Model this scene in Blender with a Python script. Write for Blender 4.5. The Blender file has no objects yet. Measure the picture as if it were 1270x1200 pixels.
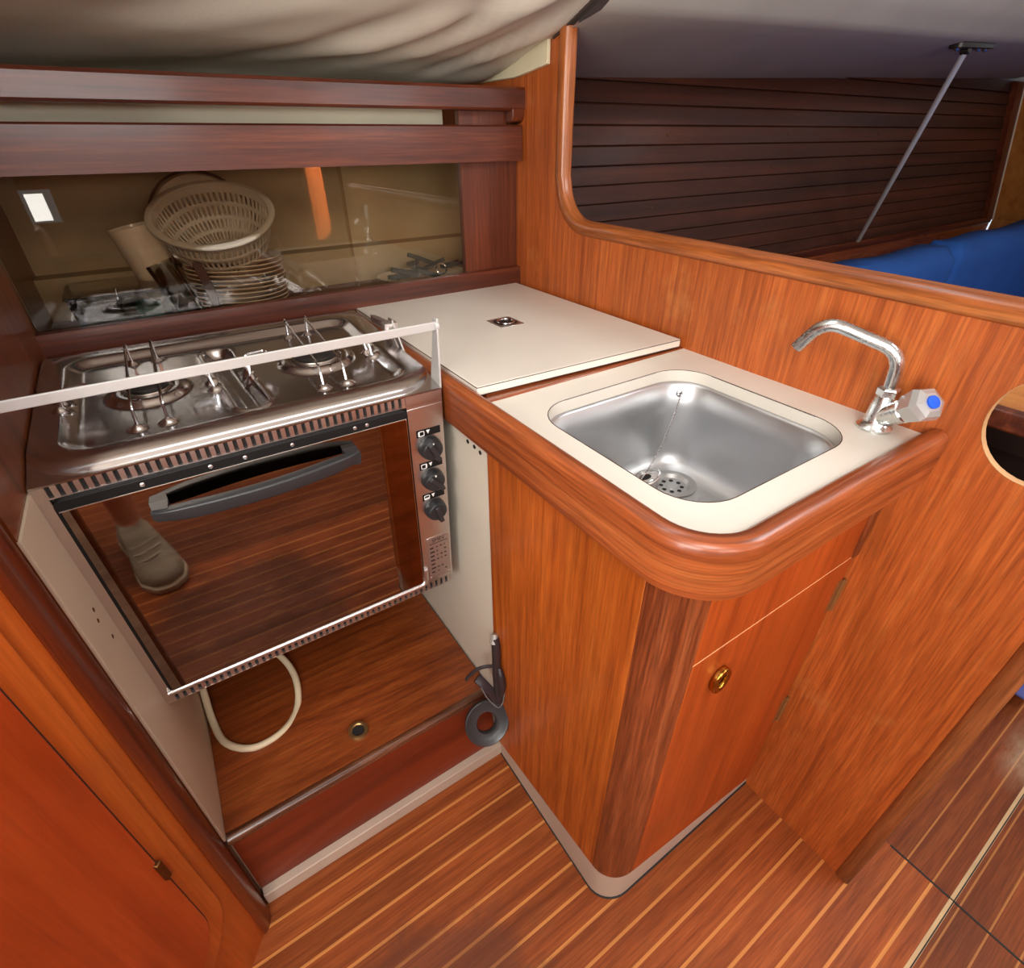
import bpy, bmesh, math, random
from mathutils import Vector, Matrix
random.seed(7)
SC = bpy.context.scene
COL = SC.collection
R = math.radians

# ------------------------------------------------------------------ camera
CAM = Vector((-.738, -1.001, 1.168))
ya, pi_, ro = R(-33.415), R(-33.72), R(-.306)
Fw = Vector((-math.sin(ya) * math.cos(pi_), math.cos(ya) * math.cos(pi_), math.sin(pi_)))
Rt = Vector((math.cos(ya), math.sin(ya), 0)); Up = Rt.cross(Fw)
Rt, Up = Rt * math.cos(ro) + Up * math.sin(ro), -Rt * math.sin(ro) + Up * math.cos(ro)
cd = bpy.data.cameras.new('camera'); cam = bpy.data.objects.new('camera', cd); COL.objects.link(cam)
cam.matrix_world = Matrix(((Rt.x, Up.x, -Fw.x, CAM.x), (Rt.y, Up.y, -Fw.y, CAM.y), (Rt.z, Up.z, -Fw.z, CAM.z), (0, 0, 0, 1)))
cd.sensor_width = 36; cd.lens = 36 * 644.7 / 1270; cd.clip_start = .01
SC.camera = cam

# ------------------------------------------------------------------ world, lights, exposure
W = bpy.data.worlds.new('world'); SC.world = W; W.use_nodes = True
bg = W.node_tree.nodes['Background']; bg.inputs[0].default_value = (.80, .90, 1, 1); bg.inputs[1].default_value = 1.0
VS = SC.view_settings
VS.view_transform = 'Standard'; VS.look = 'None'; VS.gamma = 1; VS.use_curve_mapping = False; VS.exposure = 0.06
SC.cycles.max_bounces = 8; SC.cycles.diffuse_bounces = 4; SC.cycles.glossy_bounces = 4; SC.cycles.caustics_reflective = False


def area(name, loc, target, sx, sy, power, col=(1, 1, 1), spread=180):
    l = bpy.data.lights.new(name, 'AREA'); l.shape = 'RECTANGLE'; l.size = sx; l.size_y = sy
    l.energy = power; l.color = col; l.spread = R(spread)
    o = bpy.data.objects.new(name, l); COL.objects.link(o); o.location = loc
    o.rotation_euler = (Vector(target) - Vector(loc)).to_track_quat('-Z', 'Y').to_euler()
    return o


# daylight falling in through the companionway, the hatch over it and the two cabin hatches
area('companionway_daylight', (-1.70, -1.55, 1.16), (0, -.45, 1.05), .76, .70, 27, (1, .96, .90))
area('sliding_hatch_daylight', (-1.05, -1.70, 1.765), (-.75, -1.0, .3), .62, .54, 17, (1, .97, .92))
area('cabin_hatch_daylight', (.62, -1.45, 1.765), (.45, -1.1, .2), .50, .50, 12, (.98, .98, 1))
area('forward_hatch_daylight', (2.3, -1.45, 1.765), (2.3, -1.0, .4), .50, .50, 5, (.93, .97, 1))
for wx, wp in ((-.75, 9), (.55, 6)):      # unseen windows, added to brighten the headliner and the locker
    area('side_fill_light', (wx, -2.55, 1.33), (wx, 0, 1.25), .80, .26, wp, (1, .98, .96))


area('hob_lip_light', (-.52, -.545, 1.66), (-.52, -1.2, .9), .80, .13, 2.2, (.97, .99, 1))  # unseen lamp, added to whiten the front lip of the hob
area('acrylic_glint_light', (-1.09, -2.55, .885), (-.9, 0, .95), .075, .12, .60, (1, .99, .95))  # unseen lamp, added for the white glint in the acrylic doors
_l = bpy.data.lights.new('pillar_spot', 'SPOT'); _l.energy = 2300; _l.color = (1, .92, .74); _l.spot_size = R(14); _l.spot_blend = .25; _l.shadow_soft_size = .01
_o = bpy.data.objects.new('pillar_spot', _l); COL.objects.link(_o); _o.location = (.62, -1.35, 1.76)     # spot standing in for sun, added to light the pillar for the acrylic glare
_o.rotation_euler = (Vector((.13, -1.955, .93)) - Vector(_o.location)).to_track_quat('-Z', 'Y').to_euler()

# ------------------------------------------------------------------ materials
def newmat(name):
    m = bpy.data.materials.new(name); m.use_nodes = True
    nt = m.node_tree; return m, nt, nt.nodes, nt.links, nt.nodes['Principled BSDF']


def srgb(r, g, b):
    f = lambda c: (c / 255 / 12.92) if c / 255 <= .04045 else ((c / 255 + .055) / 1.055) ** 2.4
    return (f(r), f(g), f(b), 1)


def plain(name, col, rough=.5, metal=0, spec=.5, coat=0, bump=0, bscale=60, mottle=0):
    m, nt, N, L, P = newmat(name)
    P.inputs['Base Color'].default_value = col; P.inputs['Roughness'].default_value = rough
    P.inputs['Metallic'].default_value = metal; P.inputs['Specular IOR Level'].default_value = spec
    P.inputs['Coat Weight'].default_value = coat; P.inputs['Coat Roughness'].default_value = .12
    tc = N.new('ShaderNodeTexCoord')
    if mottle:
        n = N.new('ShaderNodeTexNoise'); n.inputs['Scale'].default_value = 7; n.inputs['Detail'].default_value = 5
        L.new(tc.outputs['Object'], n.inputs['Vector'])
        r = N.new('ShaderNodeValToRGB'); r.color_ramp.elements[0].position = .3; r.color_ramp.elements[1].position = .7
        r.color_ramp.elements[0].color = tuple(c * (1 - mottle) for c in col[:3]) + (1,)
        r.color_ramp.elements[1].color = tuple(min(1, c * (1 + mottle * .4)) for c in col[:3]) + (1,)
        L.new(n.outputs['Fac'], r.inputs['Fac']); L.new(r.outputs['Color'], P.inputs['Base Color'])
    if bump:
        n = N.new('ShaderNodeTexNoise'); n.inputs['Scale'].default_value = bscale; n.inputs['Detail'].default_value = 4
        L.new(tc.outputs['Object'], n.inputs['Vector'])
        b = N.new('ShaderNodeBump'); b.inputs['Strength'].default_value = bump; b.inputs['Distance'].default_value = .002
        L.new(n.outputs['Fac'], b.inputs['Height']); L.new(b.outputs['Normal'], P.inputs['Normal'])
    return m


def wood(name, dark, mid, light, axis='X', rough=.35, coat=.3, grain=9, pores=.25, wear=None, swirl=.6, strips=False, spec=.5):
    """varnished timber: streaks drawn out along AXIS, fine pores, broad figure, optional worn pale patches"""
    m, nt, N, L, P = newmat(name)
    P.inputs['Roughness'].default_value = rough; P.inputs['Coat Weight'].default_value = coat
    P.inputs['Coat Roughness'].default_value = .15; P.inputs['Specular IOR Level'].default_value = spec
    tc = N.new('ShaderNodeTexCoord')

    def noise(sa, sb, detail, rgh=.6, dist=0.):
        mp = N.new('ShaderNodeMapping'); s = [sb, sb, sb]; s[0 if axis == 'UV' else 'XYZ'.index(axis)] = sa
        mp.inputs['Scale'].default_value = s; L.new(tc.outputs['UV' if axis == 'UV' else 'Object'], mp.inputs['Vector'])
        n = N.new('ShaderNodeTexNoise'); n.inputs['Scale'].default_value = 1; n.inputs['Detail'].default_value = detail
        n.inputs['Roughness'].default_value = rgh; n.inputs['Distortion'].default_value = dist
        L.new(mp.outputs['Vector'], n.inputs['Vector']); return n.outputs['Fac']
    a = noise(grain * .12, grain * 4.5, 6, .58, swirl)
    r = N.new('ShaderNodeValToRGB'); e = r.color_ramp.elements
    e[0].position = .30; e[0].color = dark; e[1].position = .72; e[1].color = light
    k = e.new(.5); k.color = mid
    L.new(a, r.inputs['Fac']); out = r.outputs['Color']

    def mul(fac_in, lo, hi, p0, p1, out):
        q = N.new('ShaderNodeMapRange'); q.inputs['From Min'].default_value = p0; q.inputs['From Max'].default_value = p1
        q.inputs['To Min'].default_value = lo; q.inputs['To Max'].default_value = hi
        L.new(fac_in, q.inputs['Value'])
        x = N.new('ShaderNodeMix'); x.data_type = 'RGBA'; x.blend_type = 'MULTIPLY'; x.inputs['Factor'].default_value = 1
        L.new(out, x.inputs['A']); L.new(q.outputs['Result'], x.inputs['B']); return x.outputs['Result']
    b = noise(14, 330, 3, .6)
    out = mul(b, 1 - pores, 1 + pores * .4, .35, .62, out)
    c = noise(2.2, 6, 3, .5, .8)
    out = mul(c, .80, 1.16, .3, .7, out)
    if wear:
        n = N.new('ShaderNodeTexNoise'); n.inputs['Scale'].default_value = 9; n.inputs['Detail'].default_value = 8; n.inputs['Roughness'].default_value = .7
        L.new(tc.outputs['Object'], n.inputs['Vector'])
        q = N.new('ShaderNodeMapRange'); q.inputs['From Min'].default_value = .56; q.inputs['From Max'].default_value = .72
        q.inputs['To Max'].default_value = wear[1]
        L.new(n.outputs['Fac'], q.inputs['Value'])
        x = N.new('ShaderNodeMix'); x.data_type = 'RGBA'; L.new(q.outputs['Result'], x.inputs['Factor'])
        L.new(out, x.inputs['A']); x.inputs['B'].default_value = wear[0]; out = x.outputs['Result']
    if strips:
        # pale caulking strips laid every 44.5 mm across the planks
        sp = N.new('ShaderNodeSeparateXYZ'); L.new(tc.outputs['Object'], sp.inputs['Vector'])

        def M(op, a, b=None):
            n = N.new('ShaderNodeMath'); n.operation = op
            for i, v in enumerate((a, b)):
                if v is None: continue
                if isinstance(v, (int, float)): n.inputs[i].default_value = v
                else: L.new(v, n.inputs[i])
            return n.outputs[0]
        y = M('DIVIDE', M('ADD', sp.outputs['Y'], .4815), .0445)
        f = M('ABSOLUTE', M('SUBTRACT', M('FRACT', M('ADD', y, 20.5)), .5))
        old = M('MAXIMUM', M('GREATER_THAN', sp.outputs['X'], .1348), M('LESS_THAN', sp.outputs['Y'], -1.141))
        line = M('LESS_THAN', f, M('SUBTRACT', .056, M('MULTIPLY', old, .022)))
        wn = noise(3, 3, 4)
        line = M('MULTIPLY', line, M('MULTIPLY', M('GREATER_THAN', wn, .3), .82))
        x = N.new('ShaderNodeMix'); x.data_type = 'RGBA'; L.new(line, x.inputs['Factor'])
        L.new(out, x.inputs['A']); x.inputs['B'].default_value = srgb(204, 136, 72); out = x.outputs['Result']
        out = mul(old, 1, .66, 0, 1, out)      # the boards of the next hatch are older and darker
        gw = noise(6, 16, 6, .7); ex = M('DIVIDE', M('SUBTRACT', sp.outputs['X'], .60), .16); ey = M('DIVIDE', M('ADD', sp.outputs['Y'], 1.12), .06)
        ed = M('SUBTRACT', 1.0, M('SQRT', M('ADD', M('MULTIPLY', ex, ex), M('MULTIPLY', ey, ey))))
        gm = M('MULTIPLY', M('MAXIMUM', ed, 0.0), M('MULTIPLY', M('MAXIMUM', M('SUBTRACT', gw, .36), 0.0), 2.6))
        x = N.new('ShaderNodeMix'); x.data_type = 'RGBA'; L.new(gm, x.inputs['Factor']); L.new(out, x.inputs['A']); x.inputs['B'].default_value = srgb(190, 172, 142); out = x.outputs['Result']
        # photographer's shadow and worn varnish painted as one dark patch, pale scuffs in it
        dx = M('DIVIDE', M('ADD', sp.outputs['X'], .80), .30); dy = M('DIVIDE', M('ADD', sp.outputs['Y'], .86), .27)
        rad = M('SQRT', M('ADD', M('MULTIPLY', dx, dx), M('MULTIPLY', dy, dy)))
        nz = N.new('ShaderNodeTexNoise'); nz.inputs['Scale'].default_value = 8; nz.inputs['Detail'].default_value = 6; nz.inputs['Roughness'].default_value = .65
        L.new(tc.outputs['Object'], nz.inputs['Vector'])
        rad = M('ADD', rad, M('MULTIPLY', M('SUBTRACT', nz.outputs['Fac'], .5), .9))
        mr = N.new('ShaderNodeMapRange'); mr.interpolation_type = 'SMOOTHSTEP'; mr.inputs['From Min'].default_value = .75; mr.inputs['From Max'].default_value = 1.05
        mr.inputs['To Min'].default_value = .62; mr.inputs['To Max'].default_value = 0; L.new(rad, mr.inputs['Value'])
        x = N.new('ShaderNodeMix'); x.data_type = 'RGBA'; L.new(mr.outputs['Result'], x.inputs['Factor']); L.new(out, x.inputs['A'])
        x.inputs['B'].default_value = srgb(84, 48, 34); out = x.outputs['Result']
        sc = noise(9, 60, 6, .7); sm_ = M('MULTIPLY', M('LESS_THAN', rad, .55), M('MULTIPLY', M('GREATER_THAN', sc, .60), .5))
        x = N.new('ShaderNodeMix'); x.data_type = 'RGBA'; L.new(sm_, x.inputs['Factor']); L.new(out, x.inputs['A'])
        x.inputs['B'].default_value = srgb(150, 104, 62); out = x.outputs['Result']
        # every plank has its own tone
        pl = N.new('ShaderNodeTexWhiteNoise'); pl.noise_dimensions = '1D'; L.new(M('FLOOR', M('ADD', y, 20.0)), pl.inputs['W'])
        out = mul(pl.outputs['Value'], .86, 1.1, 0, 1, out)
    L.new(out, P.inputs['Base Color'])
    bp = N.new('ShaderNodeBump'); bp.inputs['Strength'].default_value = .12; bp.inputs['Distance'].default_value = .001
    L.new(b, bp.inputs['Height']); L.new(bp.outputs['Normal'], P.inputs['Normal'])
    rr = N.new('ShaderNodeMapRange'); rr.inputs['To Min'].default_value = rough * .8; rr.inputs['To Max'].default_value = rough * 1.35
    L.new(c, rr.inputs['Value']); L.new(rr.outputs['Result'], P.inputs['Roughness'])
    return m


def steel(name, col=(.56, .55, .54, 1), rough=.28, scratch=.12, axis=0, sc=(4, 220, 220)):
    m, nt, N, L, P = newmat(name)
    P.inputs['Base Color'].default_value = col; P.inputs['Metallic'].default_value = 1
    tc = N.new('ShaderNodeTexCoord'); mp = N.new('ShaderNodeMapping'); mp.inputs['Scale'].default_value = sc
    L.new(tc.outputs['Object'], mp.inputs['Vector'])
    n = N.new('ShaderNodeTexNoise'); n.inputs['Scale'].default_value = 1; n.inputs['Detail'].default_value = 4
    L.new(mp.outputs['Vector'], n.inputs['Vector'])
    n2 = N.new('ShaderNodeTexNoise'); n2.inputs['Scale'].default_value = 14; n2.inputs['Detail'].default_value = 5
    L.new(tc.outputs['Object'], n2.inputs['Vector'])
    ad = N.new('ShaderNodeMath'); ad.operation = 'MULTIPLY'; L.new(n.outputs['Fac'], ad.inputs[0]); L.new(n2.outputs['Fac'], ad.inputs[1])
    q = N.new('ShaderNodeMapRange'); q.inputs['From Min'].default_value = .1; q.inputs['From Max'].default_value = .45
    q.inputs['To Min'].default_value = max(.02, rough - scratch); q.inputs['To Max'].default_value = rough + scratch
    L.new(ad.outputs[0], q.inputs['Value']); L.new(q.outputs['Result'], P.inputs['Roughness'])
    return m


M_TEAK = wood('bulkhead_teak', srgb(146, 68, 24), srgb(174, 86, 34), srgb(192, 104, 46), 'Z', .42, .08, 20, .28, (srgb(190, 124, 66), .40), .8)
M_CAB = wood('cabinet_teak', srgb(142, 62, 14), srgb(174, 84, 24), srgb(194, 104, 36), 'Z', .42, .10, 19, .25, None, .4)
M_DOOR = wood('door_veneer', srgb(142, 56, 14), srgb(166, 70, 20), srgb(180, 82, 26), 'Z', .40, .12, 10, .16, None, .3)
M_POST = wood('post_mahogany', srgb(96, 42, 18), srgb(126, 60, 28), srgb(156, 84, 46), 'Z', .38, .15, 20, .40, None, .4)
M_FIDUV = wood('fiddle_mahogany', srgb(112, 50, 22), srgb(150, 74, 34), srgb(176, 98, 50), 'UV', .34, .18, 14, .3, None, .4)
M_FIDX = wood('fiddle_mahogany_x', srgb(112, 50, 22), srgb(150, 74, 34), srgb(176, 98, 50), 'X', .26, .5, 9, .3, None, .4)
M_FIDY = wood('fiddle_mahogany_y', srgb(112, 50, 22), srgb(150, 74, 34), srgb(176, 98, 50), 'Y', .26, .5, 9, .3, None, .4)
M_RAILY = wood('worn_teak_rail', srgb(118, 58, 22), srgb(168, 92, 42), srgb(198, 126, 66), 'UV', .34, .3, 10, .35, None, .4)
M_MAHX = wood('dark_mahogany_x', srgb(60, 24, 12), srgb(88, 38, 20), srgb(116, 56, 30), 'X', .36, .18, 14, .28, None, .3)
M_MAHZ = wood('dark_mahogany_z', srgb(70, 30, 14), srgb(96, 43, 22), srgb(114, 56, 30), 'Z', .36, .18, 12, .25, None, .3)
M_SLAT = wood('slat_mahogany', srgb(48, 22, 12), srgb(68, 32, 18), srgb(88, 44, 24), 'X', .50, .05, 5, .2, None, .3)
M_PLTOP = wood('plinth_board', srgb(104, 44, 14), srgb(134, 62, 22), srgb(154, 80, 32), 'X', .40, .12, 14, .25, None, .3)
M_PLFR = wood('plinth_face', srgb(88, 28, 8), srgb(112, 38, 12), srgb(128, 50, 18), 'X', .40, .12, 5, .12, None, .3)
M_NOSE = wood('plinth_nosing', srgb(62, 34, 20), srgb(96, 56, 36), srgb(128, 82, 56), 'X', .24, .5, 10, .3, None, .3)
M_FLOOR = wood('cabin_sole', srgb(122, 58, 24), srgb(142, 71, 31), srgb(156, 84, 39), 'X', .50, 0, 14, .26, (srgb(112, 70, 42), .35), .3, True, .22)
M_LEFT = wood('locker_orange', srgb(138, 56, 14), srgb(166, 74, 22), srgb(184, 92, 32), 'Z', .36, .3, 6, .14, None, .3)
M_LDOOR = wood('locker_door_veneer', srgb(142, 48, 12), srgb(160, 60, 18), srgb(176, 74, 26), 'Z', .36, .3, 6, .10, None, .3)
M_FWD = wood('forward_veneer', srgb(146, 84, 34), srgb(172, 106, 46), srgb(186, 122, 58), 'Z', .4, .2, 5, .12, None, .5)
M_SHELL = wood('cabin_side_timber', srgb(100, 46, 20), srgb(140, 70, 32), srgb(160, 88, 42), 'X', .4, .2, 5, .15, None, .3)
M_LAM = plain('white_laminate', srgb(226, 219, 206), .42, bump=.03, bscale=900, mottle=.05)
M_LAMEDGE = plain('dark_seam', srgb(60, 42, 32), .6)
M_WHITE = plain('white_melamine', srgb(216, 206, 188), .45, mottle=.05)
M_KICK = plain('grey_painted_kick', srgb(186, 166, 148), .55, mottle=.12, bump=.06)
M_VINYL = plain('beige_vinyl', srgb(208, 200, 184), .62, mottle=.10, bump=.10, bscale=240)
M_VINYLG = plain('grey_vinyl', srgb(198, 196, 184), .62, mottle=.08, bump=.10, bscale=240)
M_CREAM = plain('cream_lining', srgb(214, 206, 180), .6, mottle=.08)
M_ROOF = plain('deckhead_liner', srgb(224, 220, 210), .6)
M_STEEL = steel('brushed_stainless', (.70, .67, .65, 1), .36, .08)
M_HOB = steel('polished_hob', (.66, .63, .62, 1), .20, .03, sc=(2, 2, 2))
M_SINK = steel('satin_sink', (.60, .61, .62, 1), .40, .08, sc=(24, 24, 24))
M_CHROME = plain('chrome', (.72, .73, .74, 1), .12, 1)
M_WORNCH = steel('worn_chrome', (.70, .73, .73, 1), .28, .12, sc=(160, 160, 160))
M_ALU = plain('worn_aluminium', (.62, .61, .59, 1), .42, .35, mottle=.15)
M_DARKST = plain('dark_metal', (.05, .045, .04, 1), .4, .8)
M_BLACK = plain('black_plastic', (.022, .022, .024, 1), .38, bump=.04, bscale=300)
M_GASK = plain('black_gasket', (.012, .011, .011, 1), .5, spec=.15)
M_SLOT = plain('slot_shadow_black', (.01, .008, .007, 1), .7)
M_BLUEDOT = plain('blue_cap', srgb(30, 90, 215), .3)
M_BRASS = plain('brass', srgb(190, 140, 60), .25, 1)
M_BRASSH = plain('dull_brass', srgb(158, 112, 66), .4, .6)
M_BRASSD = plain('tarnished_brass', srgb(120, 84, 50), .4, 1)
M_RUBBER = plain('black_rubber', (.035, .036, .038, 1), .30, bump=.1, bscale=200)
M_TAPE = plain('black_tape', (.028, .02, .022, 1), .35, bump=.2, bscale=120)
M_HOSE = plain('cream_hose', srgb(226, 208, 174), .45)
M_COLANDER = plain('grey_white_plastic', srgb(200, 190, 172), .45)
M_CERAM = plain('cream_ceramic', srgb(224, 208, 184), .18, coat=.3)
M_BLUE = plain('blue_cloth', srgb(30, 86, 164), .85, bump=.25, bscale=420, mottle=.12)
M_BLUEL = plain('pale_blue_cloth', srgb(96, 112, 190), .85, bump=.2, bscale=420)
M_WHITEMARK = plain('white_print', (.85, .85, .82, 1), .5)
M_INK = plain('black_print', (.02, .015, .015, 1), .5)
M_ROPE = plain('dark_cord', srgb(60, 46, 38), .8)
M_SKIN = plain('skin', srgb(196, 140, 112), .5)
M_SHOE = plain('grey_canvas', srgb(150, 142, 124), .85, bump=.2, bscale=300)
M_LACE = plain('pale_lace', srgb(206, 200, 184), .7)
M_SOLE = plain('pale_sole', srgb(190, 178, 156), .7)
M_DENIM = plain('navy_shorts', srgb(40, 46, 62), .9)
M_UTENS = plain('dark_green_plastic', srgb(52, 56, 50), .4)
M_CUBBY = plain('bare_ply_edge', srgb(180, 136, 90), .7, mottle=.2)


def glassy(name, tint, rough=.0, alpha=.85, ior=1.49):
    """thin clear sheet: mostly transparent with a real Fresnel reflection"""
    m, nt, N, L, P = newmat(name)
    N.remove(P); out = N['Material Output']
    t = N.new('ShaderNodeBsdfTransparent'); t.inputs[0].default_value = tint
    g = N.new('ShaderNodeBsdfGlossy'); g.inputs['Roughness'].default_value = rough; g.inputs['Color'].default_value = (1, 1, 1, 1)
    f = N.new('ShaderNodeFresnel'); f.inputs['IOR'].default_value = ior
    x = N.new('ShaderNodeMixShader'); L.new(f.outputs[0], x.inputs[0]); L.new(t.outputs[0], x.inputs[1]); L.new(g.outputs[0], x.inputs[2])
    L.new(x.outputs[0], out.inputs['Surface']); return m


M_ACRYL = glassy('tinted_acrylic', (.92, .88, .82, 1), .008, ior=1.40)
M_ACRYLD = glassy('darker_acrylic', (.84, .79, .73, 1), .008, ior=1.36)  # left pane, tinted darker than the right
M_CLEAR = glassy('clear_plastic', (.84, .86, .84, 1), .12, ior=1.25)
M_KNOBCLR = plain('smoky_knob_plastic', (.50, .50, .49, 1), .16, .45, coat=.4)


def oven_glass(name, refl, base, rough):
    m, nt, N, L, P = newmat(name)
    P.inputs['Base Color'].default_value = base; P.inputs['Metallic'].default_value = 1
    P.inputs['Roughness'].default_value = rough
    tc = N.new('ShaderNodeTexCoord')
    mp = N.new('ShaderNodeMapping'); mp.inputs['Scale'].default_value = (5, 5, 16); L.new(tc.outputs['Object'], mp.inputs['Vector'])
    n = N.new('ShaderNodeTexNoise'); n.inputs['Scale'].default_value = 1.6; n.inputs['Detail'].default_value = 8; n.inputs['Roughness'].default_value = .65
    L.new(mp.outputs['Vector'], n.inputs['Vector'])
    r = N.new('ShaderNodeValToRGB'); e = r.color_ramp.elements
    e[0].position = .35; e[0].color = tuple(c * .62 for c in base[:3]) + (1,); e[1].position = .6; e[1].color = base
    L.new(n.outputs['Fac'], r.inputs['Fac']); L.new(r.outputs['Color'], P.inputs['Base Color'])
    return m


M_OVEN = oven_glass('mirrored_oven_glass', .5, (.34, .29, .25, 1), .03)
M_OVENB = oven_glass('bronze_oven_border', .3, (.26, .17, .12, 1), .08)


# ------------------------------------------------------------------ mesh helpers
def box(bm, lo, hi, M=None):
    vs = [bm.verts.new(Vector((x, y, z)) if M is None else M @ Vector((x, y, z))) for x in (lo[0], hi[0]) for y in (lo[1], hi[1]) for z in (lo[2], hi[2])]
    for q in ((0, 1, 3, 2), (4, 6, 7, 5), (0, 4, 5, 1), (2, 3, 7, 6), (0, 2, 6, 4), (1, 5, 7, 3)):
        bm.faces.new([vs[i] for i in q])
    return bm


def prism(bm, poly, f0, f1):
    """closed prism: poly is a list of 2-D points, f0/f1 map a 2-D point to the two end faces"""
    a = [bm.verts.new(Vector(f0(p))) for p in poly]; b = [bm.verts.new(Vector(f1(p))) for p in poly]
    bm.faces.new(a[::-1]); bm.faces.new(b); n = len(poly)
    for i in range(n): bm.faces.new((a[i], a[(i + 1) % n], b[(i + 1) % n], b[i]))
    return bm


def hexa(bm, bottom, top):
    """prism between two matching 3-D loops"""
    a = [bm.verts.new(Vector(p)) for p in bottom]; b = [bm.verts.new(Vector(p)) for p in top]; n = len(a)
    bm.faces.new(a[::-1]); bm.faces.new(b)
    for i in range(n): bm.faces.new((a[i], a[(i + 1) % n], b[(i + 1) % n], b[i]))
    return bm


def rings(bm, loops, cap0=True, cap1=True, closed=True):
    R_ = [[bm.verts.new(Vector(p)) for p in l] for l in loops]; n = len(R_[0])
    for a, b in zip(R_, R_[1:]):
        for i in range(n if closed else n - 1): bm.faces.new((a[i], a[(i + 1) % n], b[(i + 1) % n], b[i]))
    if cap0: bm.faces.new(R_[0][::-1])
    if cap1: bm.faces.new(R_[-1])
    return R_


def frames(pts, closed=False, up=None):
    n = len(pts); out = []; prev = None
    for i, p in enumerate(pts):
        a = pts[i - 1] if (i or closed) else p; b = pts[(i + 1) % n] if (i < n - 1 or closed) else p
        t = (b - a).normalized()
        if up is not None: nrm = (up - t * up.dot(t)).normalized()
        elif prev is None:
            u = Vector((0, 0, 1)) if abs(t.z) < .9 else Vector((1, 0, 0)); nrm = (u - t * u.dot(t)).normalized()
        else: nrm = (prev - t * prev.dot(t)).normalized()
        prev = nrm; out.append((p, t, nrm, t.cross(nrm)))
    return out


def sweep(bm, pts, prof, closed=False, up=None, caps=True, scale=None):
    """sweep a closed 2-D profile (n, b) along pts; UP fixes the profile's first axis"""
    pts = [Vector(p) for p in pts]; loops = []
    for i, (p, t, n, b) in enumerate(frames(pts, closed, up)):
        s = scale[i] if scale else 1
        loops.append([p + n * (u * s) + b * (v * s) for u, v in prof])
    if closed: loops.append(loops[0])
    if closed:
        R_ = [[bm.verts.new(v) for v in l] for l in loops[:-1]]; R_.append(R_[0]); m = len(prof)
        for a, c in zip(R_, R_[1:]):
            for i in range(m): bm.faces.new((a[i], a[(i + 1) % m], c[(i + 1) % m], c[i]))
    else: rings(bm, loops, caps, caps)
    return bm


def sweep_uv(bm, pts, prof, up):
    """sweep with UVs in metres: U along the path, V round the profile, so grain follows a bent rail"""
    pts = [Vector(p) for p in pts]; uvl = bm.loops.layers.uv.new('UVMap'); L_ = []; d = 0; m = len(prof); us = []
    for i, (p, t, n, b) in enumerate(frames(pts, False, up)):
        if i: d += (pts[i] - pts[i - 1]).length
        us.append(d); L_.append([bm.verts.new(p + n * u + b * v) for u, v in prof])
    vs = [0]
    for i in range(m): vs.append(vs[-1] + math.hypot(prof[(i + 1) % m][0] - prof[i][0], prof[(i + 1) % m][1] - prof[i][1]))
    for i in range(len(pts) - 1):
        for j in range(m):
            f = bm.faces.new((L_[i][j], L_[i][(j + 1) % m], L_[i + 1][(j + 1) % m], L_[i + 1][j]))
            for lp, q in zip(f.loops, ((us[i], vs[j]), (us[i], vs[j + 1]), (us[i + 1], vs[j + 1]), (us[i + 1], vs[j]))): lp[uvl].uv = q
    for k, row in ((0, L_[0][::-1]), (-1, L_[-1])):
        f = bm.faces.new(row)
        for lp in f.loops: lp[uvl].uv = (us[k] + lp.vert.co.x * .2, lp.vert.co.z + lp.vert.co.y)
    return bm


def circ(r, n=12): return [(r * math.cos(2 * math.pi * i / n), r * math.sin(2 * math.pi * i / n)) for i in range(n)]


def tube(bm, pts, r, n=12, closed=False, scale=None): return sweep(bm, pts, circ(r, n), closed, None, True, scale)


def rrect(x0, y0, x1, y1, r, n=6):
    out = []
    for cx, cy, a0 in ((x1 - r, y1 - r, 0), (x0 + r, y1 - r, 90), (x0 + r, y0 + r, 180), (x1 - r, y0 + r, 270)):
        for i in range(n + 1):
            a = R(a0 + 90 * i / n); out.append((cx + r * math.cos(a), cy + r * math.sin(a)))
    return out


def smooth_path(pts, n=8):
    """Catmull-Rom through pts"""
    P = [Vector(p) for p in pts]; P = [P[0] * 2 - P[1]] + P + [P[-1] * 2 - P[-2]]; out = []
    for i in range(1, len(P) - 2):
        a, b, c, d = P[i - 1:i + 3]
        for k in range(n):
            t = k / n
            out.append(.5 * ((2 * b) + (c - a) * t + (2 * a - 5 * b + 4 * c - d) * t * t + (3 * b - a - 3 * c + d) * t ** 3))
    out.append(P[-2]); return out


def fillet(pts, r, n=6):
    """polyline with rounded corners"""
    P = [Vector(p) for p in pts]; out = [P[0]]
    for a, b, c in zip(P, P[1:], P[2:]):
        u = (a - b); v = (c - b); k = min(r, u.length * .49, v.length * .49); s = b + u.normalized() * k; e = b + v.normalized() * k
        for i in range(n + 1):
            t = i / n; out.append(s * (1 - t) ** 2 + b * 2 * t * (1 - t) + e * t * t)
    out.append(P[-1]); return out


def lathe(bm, prof, M=None, n=32, cap0=True, cap1=True):
    """prof = [(radius, height)...] about +Z, placed by M"""
    M = M or Matrix()
    rings(bm, [[M @ Vector((max(r, 1e-5) * math.cos(2 * math.pi * i / n), max(r, 1e-5) * math.sin(2 * math.pi * i / n), h)) for i in range(n)] for r, h in prof], cap0, cap1)
    return bm


def axisM(loc, d):
    return Matrix.Translation(Vector(loc)) @ Vector(d).normalized().to_track_quat('Z', 'Y').to_matrix().to_4x4()


def B(): return bmesh.new()


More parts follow.
